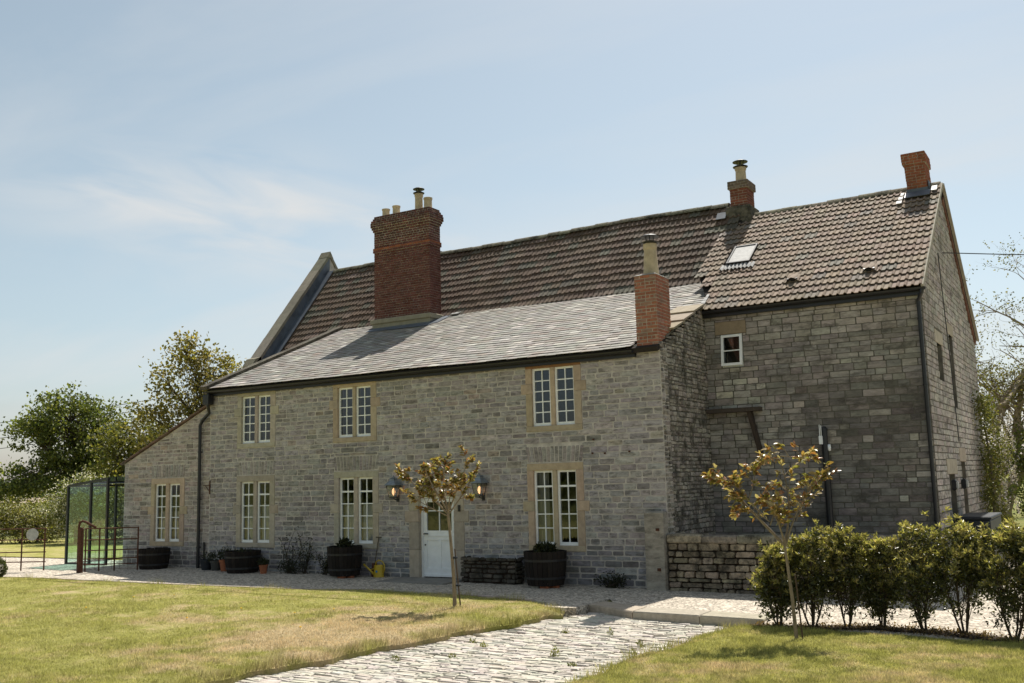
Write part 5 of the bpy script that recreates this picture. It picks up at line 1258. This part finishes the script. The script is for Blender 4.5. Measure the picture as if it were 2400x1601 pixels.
wall_plant(13.7, -0.22, 0.35, 0.30, 420, 'low dark plant at the wall foot left of the gatepost', stems=10)
t_ = tag(empty('clipped_bush', (-3.0, -4.45, gz(-3))), 'small clipped round bush at the left edge of the lawn', 'bush')
n = 4200; u = rand_unit(n); P = u * (0.36 * NR.uniform(0.75, 1, (n, 1)) ** 0.5) * np.array([1, 1, 0.9]) + np.array([0, 0, 0.26]); P = P[P[:, 2] > 0]
V, F, T = leaf_mesh(P, 0.045, 0.025, axis=u[:len(P)] * 0.6, cols=((0.06, 0.07, 0.02), (0.09, 0.10, 0.03), (0.04, 0.05, 0.015))); npmesh('foliage', V, F, 'leaf', T, t_)
st = MB(); st.tube([(0, 0, -0.05), (0, 0, 0.3)], 0.03, 6, (0.08, 0.06, 0.04)); st.build('stem', 'bark', t_)

# ------------------------------------------------------------------ wall lanterns
def lantern(x, z, label):
    t_ = tag(empty('wall_lantern', (x, -0.20, z)), label, 'lantern', 'lanterns flanking the front door')
    fr = MB(); w0, w1, h = 0.085, 0.135, 0.30
    for sx in (-1, 1):
        for sy in (-1, 1): fr.tube([(sx * w0, sy * w0, 0), (sx * w1, sy * w1, h)], 0.009, 5)
    for w_, z_ in ((w0, 0), (w1, h)):
        q = [(-w_, -w_, z_), (w_, -w_, z_), (w_, w_, z_), (-w_, w_, z_)]
        for i in range(4): fr.tube([q[i], q[(i + 1) % 4]], 0.009, 5)
    fr.build('frame', 'black_metal', t_)
    rf = MB(); s2 = math.sqrt(2); V = []
    for w_, z_ in ((w1 + 0.04, h + 0.005), (w1 + 0.045, h + 0.02), (0.085, h + 0.125), (0.075, h + 0.13), (0.07, h + 0.17), (0.085, h + 0.18), (0.02, h + 0.22)):
        V += [(-w_, -w_, z_), (w_, -w_, z_), (w_, w_, z_), (-w_, w_, z_)]
    F = [(3, 2, 1, 0), (24, 25, 26, 27)] + [(k * 4 + j, k * 4 + (j + 1) % 4, k * 4 + 4 + (j + 1) % 4, k * 4 + 4 + j) for k in range(6) for j in range(4)]
    rf.add(V, F); rf.lathe([(0.012, 0), (0.022, 0.02), (0.012, 0.045), (0.0, 0.05)], (0, 0, h + 0.22), 8, cap=False); rf.build('cap', 'verdigris', t_)
    for i, (sx, sy) in enumerate(((0, -1), (1, 0), (0, 1), (-1, 0))):
        def c(w_, z_, k): return (sx * w_ if sx else k * w_, sy * w_ if sy else k * w_, z_)
        MB().add([c(w0, 0.0, -0.95), c(w0, 0.0, 0.95), c(w1, h, 0.95), c(w1, h, -0.95)], [(0, 1, 2, 3)]).build('pane', 'window_glass', t_)
    bl = MB(); bl.lathe([(0.01, 0.05), (0.03, 0.08), (0.045, 0.14), (0.035, 0.2), (0.012, 0.235), (0, 0.24)], (0, 0, 0), 12, cap=False); bl.build('bulb', 'lamp_glow', t_, smooth=True)
    bk = MB(); bk.tube([(0, 0.19, -0.06), (0, 0.06, -0.06), (0, 0.0, -0.03), (0, 0, 0.0)], 0.012, 6); bk.add(*bevbox(-0.04, 0.04, 0.165, 0.185, -0.12, 0.06, 0.006)); bk.build('bracket', 'black_metal', t_)
lantern(7.57, 1.96, 'lit lantern with blue-grey cap left of the front door'); lantern(10.22, 1.96, 'lit lantern with blue-grey cap right of the front door')
# fittings on the gable
for y, l in ((5.1, 'black bulkhead lamp above the left side door of the gable'), (6.9, 'black bulkhead lamp by the right side door of the gable')):
    t_ = tag(empty('bulkhead_lamp', (WX1 + 0.03, y, 1.80)), l, 'lamp', 'lamps on the gable wall')
    mb = MB(); mb.add(*bevbox(0.0, 0.10, -0.10, 0.10, 0, 0.26, 0.03)); mb.build('housing', 'black_metal', t_)
    mb = MB(); mb.add(*bevbox(0.101, 0.14, -0.08, 0.08, 0.04, 0.22, 0.02)); mb.build('glass', 'grey_sign', t_)
t_ = tag(empty('storage_box', (20.75, 5.6, gz(20.7))), 'black box standing against the gable behind the shrubs', 'box')
mb = MB(); mb.add(*bevbox(-0.35, 0.35, -1.2, 1.2, 0, 1.35, 0.03)); mb.build('body', 'black_plastic', t_); mb = MB(); mb.add(*bevbox(-0.38, 0.38, -1.23, 1.23, 1.352, 1.42, 0.02)); mb.build('lid', 'black_plastic', t_)
MB().tube([(WX1 + 0.03, 6.1, 7.8), (WX1 + 0.03, 6.7, 5.0), (WX1 + 0.03, 7.0, 3.0)], 0.012, 5).build('wall_cable', 'cable', house)

# ------------------------------------------------------------------ curtains behind the lower windows
def curtain(x0, x1, z0, z1, label, y=0.22, col=(0.62, 0.60, 0.58)):
    mb = MB(); n = 40; V = []; F = []
    for z in (z0, z1):
        for i in range(n + 1): x = x0 + (x1 - x0) * i / n; V.append((x, y + 0.025 * math.sin(i * 1.25) + 0.01 * math.sin(i * 0.5), z))
    F = [(i, i + 1, n + 2 + i, n + 1 + i) for i in range(n)]; mb.add(V, F, col); tag(mb.build('curtain', 'fabric', smooth=True), label, 'curtain', 'curtains behind the lower windows')
curtain(1.80, 3.02, 0.75, 1.82, 'pale half curtain in the window beside the drainpipe')
curtain(5.52, 6.76, 0.76, 1.82, 'pale half curtain in the window left of the door')
curtain(11.62, 11.95, 0.77, 2.5, 'pale curtain drawn aside in the window right of the door', col=(0.40, 0.39, 0.37))
curtain(-1.9, -0.70, 0.75, 1.65, 'pale pinkish half curtain in the lean-to window', col=(0.62, 0.53, 0.46))

# ------------------------------------------------------------------ iron gates
def gate_leaf(p0, p1, stiles, rails, label, name='iron_gate', disc=None, post=True, wires=True):
    a = Vector((*p0, gz(p0[0]))); b_ = Vector((*p1, gz(p1[0]))); d = (b_ - a); L = d.length; t_ = tag(empty(name, a), label, 'gate')
    P = lambda s_, z: (d.x * s_, d.y * s_, d.z * s_ + z)
    for s_ in stiles: MB().tube([P(s_, 0.03), P(s_, 1.24)], 0.022, 6).build('stile', 'rust', t_)
    for z in rails: MB().tube([P(0, z), P(1, z)], 0.016, 6).build('rail', 'rust', t_)
    if wires:
        for s_ in np.linspace(0.06, 0.96, 7):
            if min(abs(s_ - q) for q in stiles) > 0.05: MB().tube([P(s_, 0.06), P(s_, 0.6)], 0.004, 4).build('wire', 'rust', t_)
        for z in (0.08, 0.42): MB().tube([P(0, z), P(1, z)], 0.004, 4).build('wire', 'rust', t_)
    return t_, P, d
t_, P, d = gate_leaf((-1.95, -2.38), (-0.86, -1.36), (0.03, 0.28, 0.56, 0.985), (0.22, 0.38, 0.62, 0.92, 1.24), 'rusty iron gate standing open against the lean-to')
pst = tag(empty('gate_post', (-2.02, -2.43, gz(-2))), 'thick rusty iron post with bent top bar holding the gate', 'gatepost')
MB().lathe([(0.075, -0.1), (0.07, 1.24), (0.05, 1.27), (0.0, 1.28)], (0, 0, 0), 12, cap=False).build('post', 'rust', pst)
MB().tube([(-0.08, -0.02, 0.0), (-0.08, -0.02, 1.32), (-0.06, -0.01, 1.42), (0.0, 0.03, 1.46), (0.08, 0.08, 1.43), (0.33, 0.24, 1.26)], 0.035, 8).build('bent_bar', 'rust', pst, smooth=True)
t_, P, d = gate_leaf((-3.5, -2.52), (-6.3, -4.2), (0.015, 0.22, 0.5, 0.78, 1.0), (0.28, 0.56, 0.92, 1.24), 'rusty iron gate leaf at the left edge with a round grey sign')
sg = MB(); c = Vector(P(0.125, 1.07)); nrm = Vector((0.517, -0.856, 0)); sg.tube([c + nrm * 0.02, c + nrm * 0.035], 0.175, 28); sg.build('round_sign', 'grey_sign', t_)

# ------------------------------------------------------------------ glass garden room
gr = tag(empty('glass_room', (-5.35, -0.55, gz(-5))), 'glass garden room with black frame at the left of the lean-to', 'glass room')
gx1, gy1 = 2.0, 3.6; zl, zr = 2.46, 2.66
def post_(x, y, z): MB().box(x - 0.035, x + 0.035, y - 0.035, y + 0.035, 0, z).build('post', 'black_metal', gr)
for x, y, z in ((0, 0, zl), (1.15, 0, zl + 0.12), (1.96, 0, zr), (0, gy1, zl), (1.15, gy1, zl + 0.12), (0, gy1 / 2, zl)): post_(x, y, z)
def beam(a, b_, s_=0.045): MB().tube([a, b_], s_, 4).build('beam', 'black_metal', gr)
beam((0, 0, zl), (gx1, 0, zr)); beam((0, gy1, zl), (gx1, gy1, zr)); beam((0, 0, zl), (0, gy1, zl)); beam((0, 0, 0.02), (gx1, 0, 0.02), 0.03); beam((0, 0, 0.02), (0, gy1, 0.02), 0.03)
def gpane(*q): MB().add(q, [(0, 1, 2, 3)]).build('pane', 'green_glass', gr)
gpane((0.04, 0, 0.05), (1.11, 0, 0.05), (1.11, 0, zl + 0.06), (0.04, 0, zl - 0.04)); gpane((1.19, 0, 0.05), (1.95, 0, 0.05), (1.95, 0, zr - 0.06), (1.19, 0, zl + 0.07))
for y0, y1 in ((0.04, gy1 / 2 - 0.04), (gy1 / 2 + 0.04, gy1 - 0.04)): gpane((0, y0, 0.05), (0, y1, 0.05), (0, y1, zl - 0.05), (0, y0, zl - 0.05))
gpane((0.04, gy1, 0.05), (1.11, gy1, 0.05), (1.11, gy1, zl + 0.06), (0.04, gy1, zl - 0.04)); gpane((1.19, gy1, 0.05), (1.95, gy1, 0.05), (1.95, gy1, zr - 0.06), (1.19, gy1, zl + 0.07))
gpane((0.0, 0.0, zl + 0.05), (gx1, 0.0, zr + 0.05), (gx1, gy1, zr + 0.05), (0.0, gy1, zl + 0.05))
# furniture seen through the glass
tb = tag(empty('garden_table', (-3.95, 1.3, gz(-4))), 'small table inside the glass room', 'table')
mb = MB(); mb.add(*bevbox(-0.55, 0.55, -0.4, 0.4, 0.70, 0.74, 0.01), (0.55, 0.55, 0.52)); mb.build('top', 'fabric', tb)
for sx in (-0.48, 0.48):
    for sy in (-0.33, 0.33): MB().box(sx - 0.025, sx + 0.025, sy - 0.025, sy + 0.025, 0, 0.70).build('leg', 'black_metal', tb)
dj = tag(empty('glass_demijohn', (-4.05, 1.2, gz(-4) + 0.745)), 'big clear glass demijohn on the table in the glass room', 'bottle')
mb = MB(); mb.lathe([(0.0, 0.0), (0.22, 0.0), (0.27, 0.06), (0.28, 0.22), (0.2, 0.40), (0.08, 0.52), (0.045, 0.58), (0.045, 0.68), (0.055, 0.69)], (0, 0, 0), 24, cap=False); mb.build('bottle', 'window_glass', dj, smooth=True)
lp = tag(empty('table_lamp', (-3.55, 1.4, gz(-4) + 0.745)), 'table lamp with pale shade in the glass room', 'lamp')
mb = MB(); mb.lathe([(0.0, 0), (0.07, 0), (0.07, 0.02), (0.015, 0.04), (0.012, 0.55)], (0, 0, 0), 12, cap=False); mb.build('stand', 'steel', lp); mb = MB(); mb.lathe([(0.13, 0.45), (0.07, 0.68)], (0, 0, 0), 18, cap=False, tint=(0.5, 0.6, 0.65)); mb.build('shade', 'fabric', lp)

# ------------------------------------------------------------------ wires
def wire(a, b_, sag, label, r_=0.012, group='overhead wires'):
    mb = MB(); mb.tube(curve_pts(a, b_, 2), r_, 4); pts = []
    a = Vector(a); b_ = Vector(b_)
    for i in range(15): t1_ = i / 14; pts.append(a.lerp(b_, t1_) - Vector((0, 0, sag * 4 * t1_ * (1 - t1_))))
    mb = MB(); mb.tube(pts, r_, 4); tag(mb.build('overhead_wire', 'cable'), label, 'wire', group)
wire((20.28, 6.9, 7.95), (38, 22, 8.6), 0.25, 'black cable leading right from the gable wall', 0.014)
for i, dz in enumerate((0, -0.32, -0.66)): wire((8, 45, 8.6 + dz), (34, 48, 8.7 + dz), 0.3, ('top', 'middle', 'bottom')[i] + ' of the three wires right of the gable', 0.016)
for i, (dz, dw) in enumerate(((0, 0), (-0.75, 0.1), (-1.3, 0), (-2.1, -0.3))): wire((-75, 25, 7.2 + dz), (-10, 40, 13.0 + dz + dw), 0.6, ('uppermost', 'second from top', 'third from top', 'lowest')[i] + ' of the power lines behind the left trees', 0.03)

# ------------------------------------------------------------------ young trees with big bronze leaves
def leaf_shape(name, L, W):
    V = []; F = []; n = 5
    for i in range(n + 1):
        t1_ = i / n; w_ = W * math.sin(math.pi * min(0.98, t1_ * 0.92 + 0.06)) ** 0.9 / 2; z = -0.18 * L * t1_ ** 2
        V += [(-w_, L * t1_, z + w_ * 0.35), (0, L * t1_, z), (w_, L * t1_, z + w_ * 0.35)]
    for i in range(n): F += [(3 * i, 3 * i + 1, 3 * i + 4, 3 * i + 3), (3 * i + 1, 3 * i + 2, 3 * i + 5, 3 * i + 4)]
    return V, F
LV, LF = leaf_shape('leaf', 0.15, 0.072)
LEAFM = []
LCOL = ((0.26, 0.16, 0.06), (0.32, 0.23, 0.10), (0.23, 0.19, 0.06), (0.27, 0.125, 0.055), (0.20, 0.19, 0.06), (0.40, 0.32, 0.19))
for c in LCOL:
    mb = MB(); mb.add(LV, LF, c); ob = mb.build('leaf', 'glossy_leaf', smooth=True); LEAFM.append(ob.data); bpy.data.objects.remove(ob)
def young_tree(base, trunk_pts, branches, label, nleaf, stake, lsz=1.0, tk=0.9):
    t_ = tag(empty('young_tree', base), label, 'tree', 'young bronze-leaved trees')
    wood = MB(); bk = (0.26, 0.21, 0.15); n = len(trunk_pts)
    wood.tube(trunk_pts, [(0.045 - 0.018 * i / (n - 1)) * tk for i in range(n)], 8, bk)
    tw = []
    for a, b_, r0 in branches:
        c_ = curve_pts(a, b_, 6, 0.08, 0.03); wood.tube(c_, [r0 * (1 - 0.13 * i) for i in range(6)], 6, bk, cap=False)
        for j in range(9):
            p0 = c_[R.randint(2, 5)]; dv = (c_[5] - c_[3]).normalized() * 0.5 + Vector((R.uniform(-1, 1), R.uniform(-1, 1), R.uniform(-0.3, 0.7)))
            e = p0 + dv.normalized() * R.uniform(0.12, 0.34); wood.tube([p0, (p0 + e) / 2 + Vector((0, 0, 0.02)), e], [0.007, 0.005, 0.003], 4, bk, cap=False); tw.append((p0, e))
        tw.append((c_[4], c_[5]))
    wood.build('trunk', 'bark', t_)
    rest = MB()
    for k in range(nleaf):
        p0, e = R.choice(tw); f = R.uniform(0.45, 1.05); q = p0.lerp(e, f); ax = (e - p0).normalized()
        dv = (ax * 0.7 + Vector((R.uniform(-1, 1), R.uniform(-1, 1), R.uniform(-0.7, 0.7)))).normalized()
        rq = dv.to_track_quat('Y', 'Z') @ Matrix.Rotation(R.uniform(-1.2, 1.2), 3, 'Y').to_quaternion(); s_ = R.uniform(0.55, 1.1) * lsz; ci = R.randrange(6)
        if k < 300:
            ob = bpy.data.objects.new('leaf', LEAFM[ci]); COL.objects.link(ob); ob.parent = t_
            ob.rotation_mode = 'QUATERNION'; ob.location = q; ob.rotation_quaternion = rq; ob.scale = (s_ * 1.1, s_ * 1.1, s_ * 1.1)
        else: rest.add([q + rq @ (Vector(v) * s_) for v in LV], LF, LCOL[ci])
    if rest.V: ro = rest.build('leaves', 'glossy_leaf', t_, smooth=True); ro['kind'] = 'stuff'
    if stake:
        s_ = tag(empty('tree_stake', (base[0] + stake[0], base[1] + stake[1], base[2])), 'thin dark stake tied to the young tree ' + stake[3], 'stake')
        MB().tube([(0, 0, -0.1), (stake[4], stake[5], stake[2])], 0.014, 6, (0.10, 0.07, 0.05)).build('rod', 'wood', s_)
        if stake[6]:
            for z in (0.95, 0.42): f = z / stake[2]; MB().lathe([(0.05, -0.02), (0.06, 0), (0.05, 0.02)], (stake[4] * f - 0.02, stake[5] * f, z), 10).build('tie', 'black_plastic', s_)
    return t_
g1 = gz(12.4) + 0.02
r3 = lambda a, b_, z: Vector((0.856 * a - 0.51 * b_, 0.517 * a + 0.85 * b_, z))
tp = [Vector((0, 0, -0.1)), r3(-0.01, 0, 0.5), r3(-0.04, 0, 1.0), r3(-0.07, 0, 1.4), r3(-0.11, 0, 1.85)]
br = [(r3(-0.11, 0, 1.80), r3(-0.95, 0.1, 2.55), 0.018), (r3(-0.11, 0, 1.85), r3(-0.55, -0.3, 2.85), 0.018), (r3(-0.1, 0, 1.85), r3(-0.15, 0.2, 2.9), 0.018), (r3(-0.1, 0, 1.82), r3(0.3, -0.15, 2.85), 0.018), (r3(-0.1, 0, 1.78), r3(0.38, 0.2, 2.5), 0.016), (r3(-0.1, 0, 1.75), r3(-0.8, -0.2, 2.15), 0.014), (r3(-0.1, 0, 1.8), r3(0.05, -0.4, 2.45), 0.014), (r3(-0.1, 0, 1.8), r3(-0.35, 0.45, 2.4), 0.014), (r3(-0.1, 0, 1.8), r3(-0.5, 0.1, 2.4), 0.012)]
br = [(a, Vector((b_.x, b_.y, b_.z if b_.z < 2.3 else 2.3 + (b_.z - 2.3) * 0.85)), c_) for a, b_, c_ in br]
young_tree((12.43, -4.56, g1), tp, br, 'bronze-leaved young tree on the lawn in front of the door', 2000, (0.10, 0.06, 1.12, 'in front of the door', -0.09, -0.05, True), 0.7)
g2 = gz(19.3) + 0.02
tp = [Vector((0, 0, -0.1)), r3(-0.03, 0, 0.6), r3(-0.07, 0, 1.1), r3(-0.10, 0, 1.42)]
br = [(r3(-0.10, 0, 1.40), r3(-1.05, 0.05, 2.72), 0.026), (r3(-0.09, 0, 1.42), r3(-0.05, 0.15, 2.98), 0.02), (r3(-0.09, 0, 1.4), r3(-0.42, -0.1, 2.2), 0.018), (r3(-0.08, 0, 1.38), r3(0.42, -0.1, 2.55), 0.018), (r3(-0.40, 0, 1.85), r3(-0.75, -0.15, 2.25), 0.013), (r3(-0.6, 0, 2.1), r3(-0.45, 0.1, 2.7), 0.013), (r3(-0.05, 0.1, 2.75), r3(0.35, 0.05, 2.98), 0.010), (r3(-0.3, 0, 1.7), r3(-0.15, -0.2, 2.1), 0.012), (r3(-0.06, 0.1, 2.7), r3(-0.25, 0.1, 2.98), 0.009), (r3(0.25, -0.05, 2.1), r3(0.55, 0.05, 2.55), 0.010), (r3(-0.3, 0, 1.75), r3(-0.62, 0.1, 1.95), 0.010), (r3(-0.12, 0, 1.5), r3(-0.2, -0.1, 1.85), 0.010), (r3(0.1, 0, 1.75), r3(0.3, 0.1, 2.05), 0.010), (r3(-0.7, 0, 2.3), r3(-1.15, 0.1, 2.55), 0.010), (r3(-0.65, 0, 2.2), r3(-0.9, -0.1, 2.45), 0.010)]
br = [(a, Vector((b_.x, b_.y, b_.z if b_.z < 2 else 2 + (b_.z - 2) * 0.72)), c_) for a, b_, c_ in br]
young_tree((19.31, -5.49, g2), tp, br, 'bronze-leaved young tree with forked trunk by the shrub row', 1300, (0.08, 0.05, 0.95, 'by the shrub row', -0.05, -0.03, False), 0.72, 0.7)

# ------------------------------------------------------------------ shrub row
SHR = ((0.075, 0.082, 0.026), (0.105, 0.108, 0.036), (0.05, 0.055, 0.018)); SHT = ((0.34, 0.31, 0.11), (0.44, 0.39, 0.18), (0.26, 0.25, 0.08), (0.38, 0.31, 0.15))  # second set: yellow tip leaves, with backlit brightness put into the colour
def shrub_meshes(seed, h, w_, zlow):
    R.seed(seed); wood = MB(); tips = []; bk = (0.10, 0.075, 0.05)
    for k in range(5):
        a = 2 * math.pi * k / 5 + R.uniform(-0.6, 0.6); e = Vector((w_ * 0.55 * math.cos(a), w_ * 0.55 * math.sin(a), h * R.uniform(0.62, 0.8)))
        c_ = curve_pts((0.03 * math.cos(a), 0.03 * math.sin(a), -0.05), e, 6, 0.10); wood.tube(c_, [0.017, 0.016, 0.014, 0.011, 0.008, 0.004], 5, bk, cap=False)
        for j in range(12):
            p0 = c_[R.randint(1, 5)]; hgt = R.uniform(zlow, 1.0) * h; sw = w_ * (0.62 + 0.38 * math.sin(math.pi * min(1, (hgt / h - zlow) / (1 - zlow) + 0.12))); b_ = R.uniform(0, 6.28); rr = sw * math.sqrt(R.uniform(0.08, 1))
            q = Vector((rr * math.cos(b_), rr * math.sin(b_), hgt * (1 - 0.10 * (rr / w_) ** 2))); wood.tube(curve_pts(p0, q, 4, 0.06), [0.008, 0.006, 0.004, 0.002], 4, bk, cap=False); tips.append(tuple(q))
    for k in range(5):
        b_ = R.uniform(0, 6.28); tips.append((w_ * 0.5 * math.cos(b_), w_ * 0.5 * math.sin(b_), zlow * h * R.uniform(0.45, 0.9)))
    T0 = np.array(tips); rep = 50; C_ = np.repeat(T0, rep, 0) + NR.normal(0, 0.065, (len(T0) * rep, 3)) * np.array([1, 1, 1.1]); C_ = C_[C_[:, 2] > 0.1]
    A = leaf_mesh(C_, 0.075, 0.030, cols=SHR, updir=0.15)
    hi = T0[T0[:, 2] > h * (zlow + 0.26 * (1 - zlow))]; sub = np.repeat(hi, 4, 0) + NR.normal(0, 0.085, (len(hi) * 4, 3)) * np.array([1, 1, 0.8]); sub[:, 2] += 0.08; C2 = np.repeat(sub, 13, 0) + NR.normal(0, 0.008, (len(sub) * 13, 3))
    B = leaf_mesh(C2, 0.085, 0.026, cols=SHT, updir=0.75)
    return wood, join([A, B])
bases = [(18.70, -4.30, 1.28, 0.44), (19.20, -4.15, 1.50, 0.42), (19.72, -3.95, 1.50, 0.45), (20.22, -3.70, 1.46, 0.40), (20.86, -3.80, 1.50, 0.50), (21.46, -3.95, 1.72, 0.52), (22.16, -4.20, 1.58, 0.52), (22.75, -4.35, 1.62, 0.50)]
words = ['leftmost and lowest shrub of the hedge row, by the forked young tree', 'second shrub of the hedge row from the left, behind the forked tree trunk', 'third shrub of the hedge row from the left', 'fourth and narrow shrub of the hedge row from the left', 'fifth shrub of the hedge row from the left', 'tallest shrub of the hedge row, in front of the gable corner', 'seventh shrub of the hedge row from the left, near the right edge', 'shrub of the hedge row cut by the right edge of the photo']
for i, (x, y, h, w_) in enumerate(bases):
    wood, (V, F, T) = shrub_meshes(40 + i, h * R.uniform(0.88, 1.02), w_ * R.uniform(0.70, 0.92), 0.28 + 0.06 * (i % 3))
    t_ = tag(empty('hedge_shrub', (x, y, gz(x) + 0.01)), words[i], 'shrub', 'row of yellow-tipped shrubs')
    wood.build('stems', 'bark', t_); npmesh('foliage', V, F, 'glossy_leaf', T, t_)
R.seed(77)
# weeds in the path and tufts
wd_ = [(14.5, -7.1, 'left edge of the path, lower'), (14.85, -7.3, 'path just right of the left edge weed'), (15.0, -8.4, 'middle of the path near the lawn'), (16.3, -7.6, 'middle of the path, tall'), (16.9, -8.2, 'right half of the path near the bottom'), (17.1, -6.3, 'right half of the path by the lawn'), (16.2, -5.5, 'upper middle of the path'), (17.4, -7.2, 'right edge of the path'), (15.4, -5.6, 'upper left of the path'), (14.35, -8.9, 'left path edge near the bottom')]
for i, (x, y, l) in enumerate(wd_):
    t_ = tag(empty('weed', (x, y, gz(x) - 0.17)), 'small green weed growing in the cobbles, ' + l, 'weed', 'weeds in the cobbled path')
    n = R.randint(40, 80); leaf_tuft(t_, n, 0.06, R.uniform(0.08, 0.2), 0.05, ((0.16, 0.17, 0.04), (0.21, 0.20, 0.06), (0.12, 0.13, 0.035)), up=0.6)

# soil and leaf litter under the shrub row
mb = MB(); xs_ = np.linspace(18.3, 24.0, 30); V = []
for x in xs_: yb_ = float(np.interp(x, [b[0] for b in bases], [b[1] for b in bases])); V += [(x, yb_ - 0.30 - 0.06 * math.sin(x * 5), gz(x) + 0.012), (x, yb_ + 0.16 + 0.07 * math.sin(x * 3.3), gz(x) + 0.012)]
mb.add(V, [(2 * i, 2 * i + 2, 2 * i + 3, 2 * i + 1) for i in range(len(xs_) - 1)]); struct(mb.build('soil_bed', 'soil'))
n = 2600; x = NR.uniform(18.3, 24, n); y = np.interp(x, [b[0] for b in bases], [b[1] for b in bases]) + NR.normal(-0.06, 0.2, n)
V, F, T = leaf_mesh(np.stack([x, y, gzn(x) + 0.025], 1), 0.05, 0.03, cols=((0.16, 0.10, 0.05), (0.22, 0.15, 0.08), (0.10, 0.065, 0.035)), fold=0.1); o_ = npmesh('leaf_litter', V, F, 'leaf', T); o_['kind'] = 'stuff'; o_['label'] = 'brown leaf litter under the shrub row'; o_['category'] = 'litter'
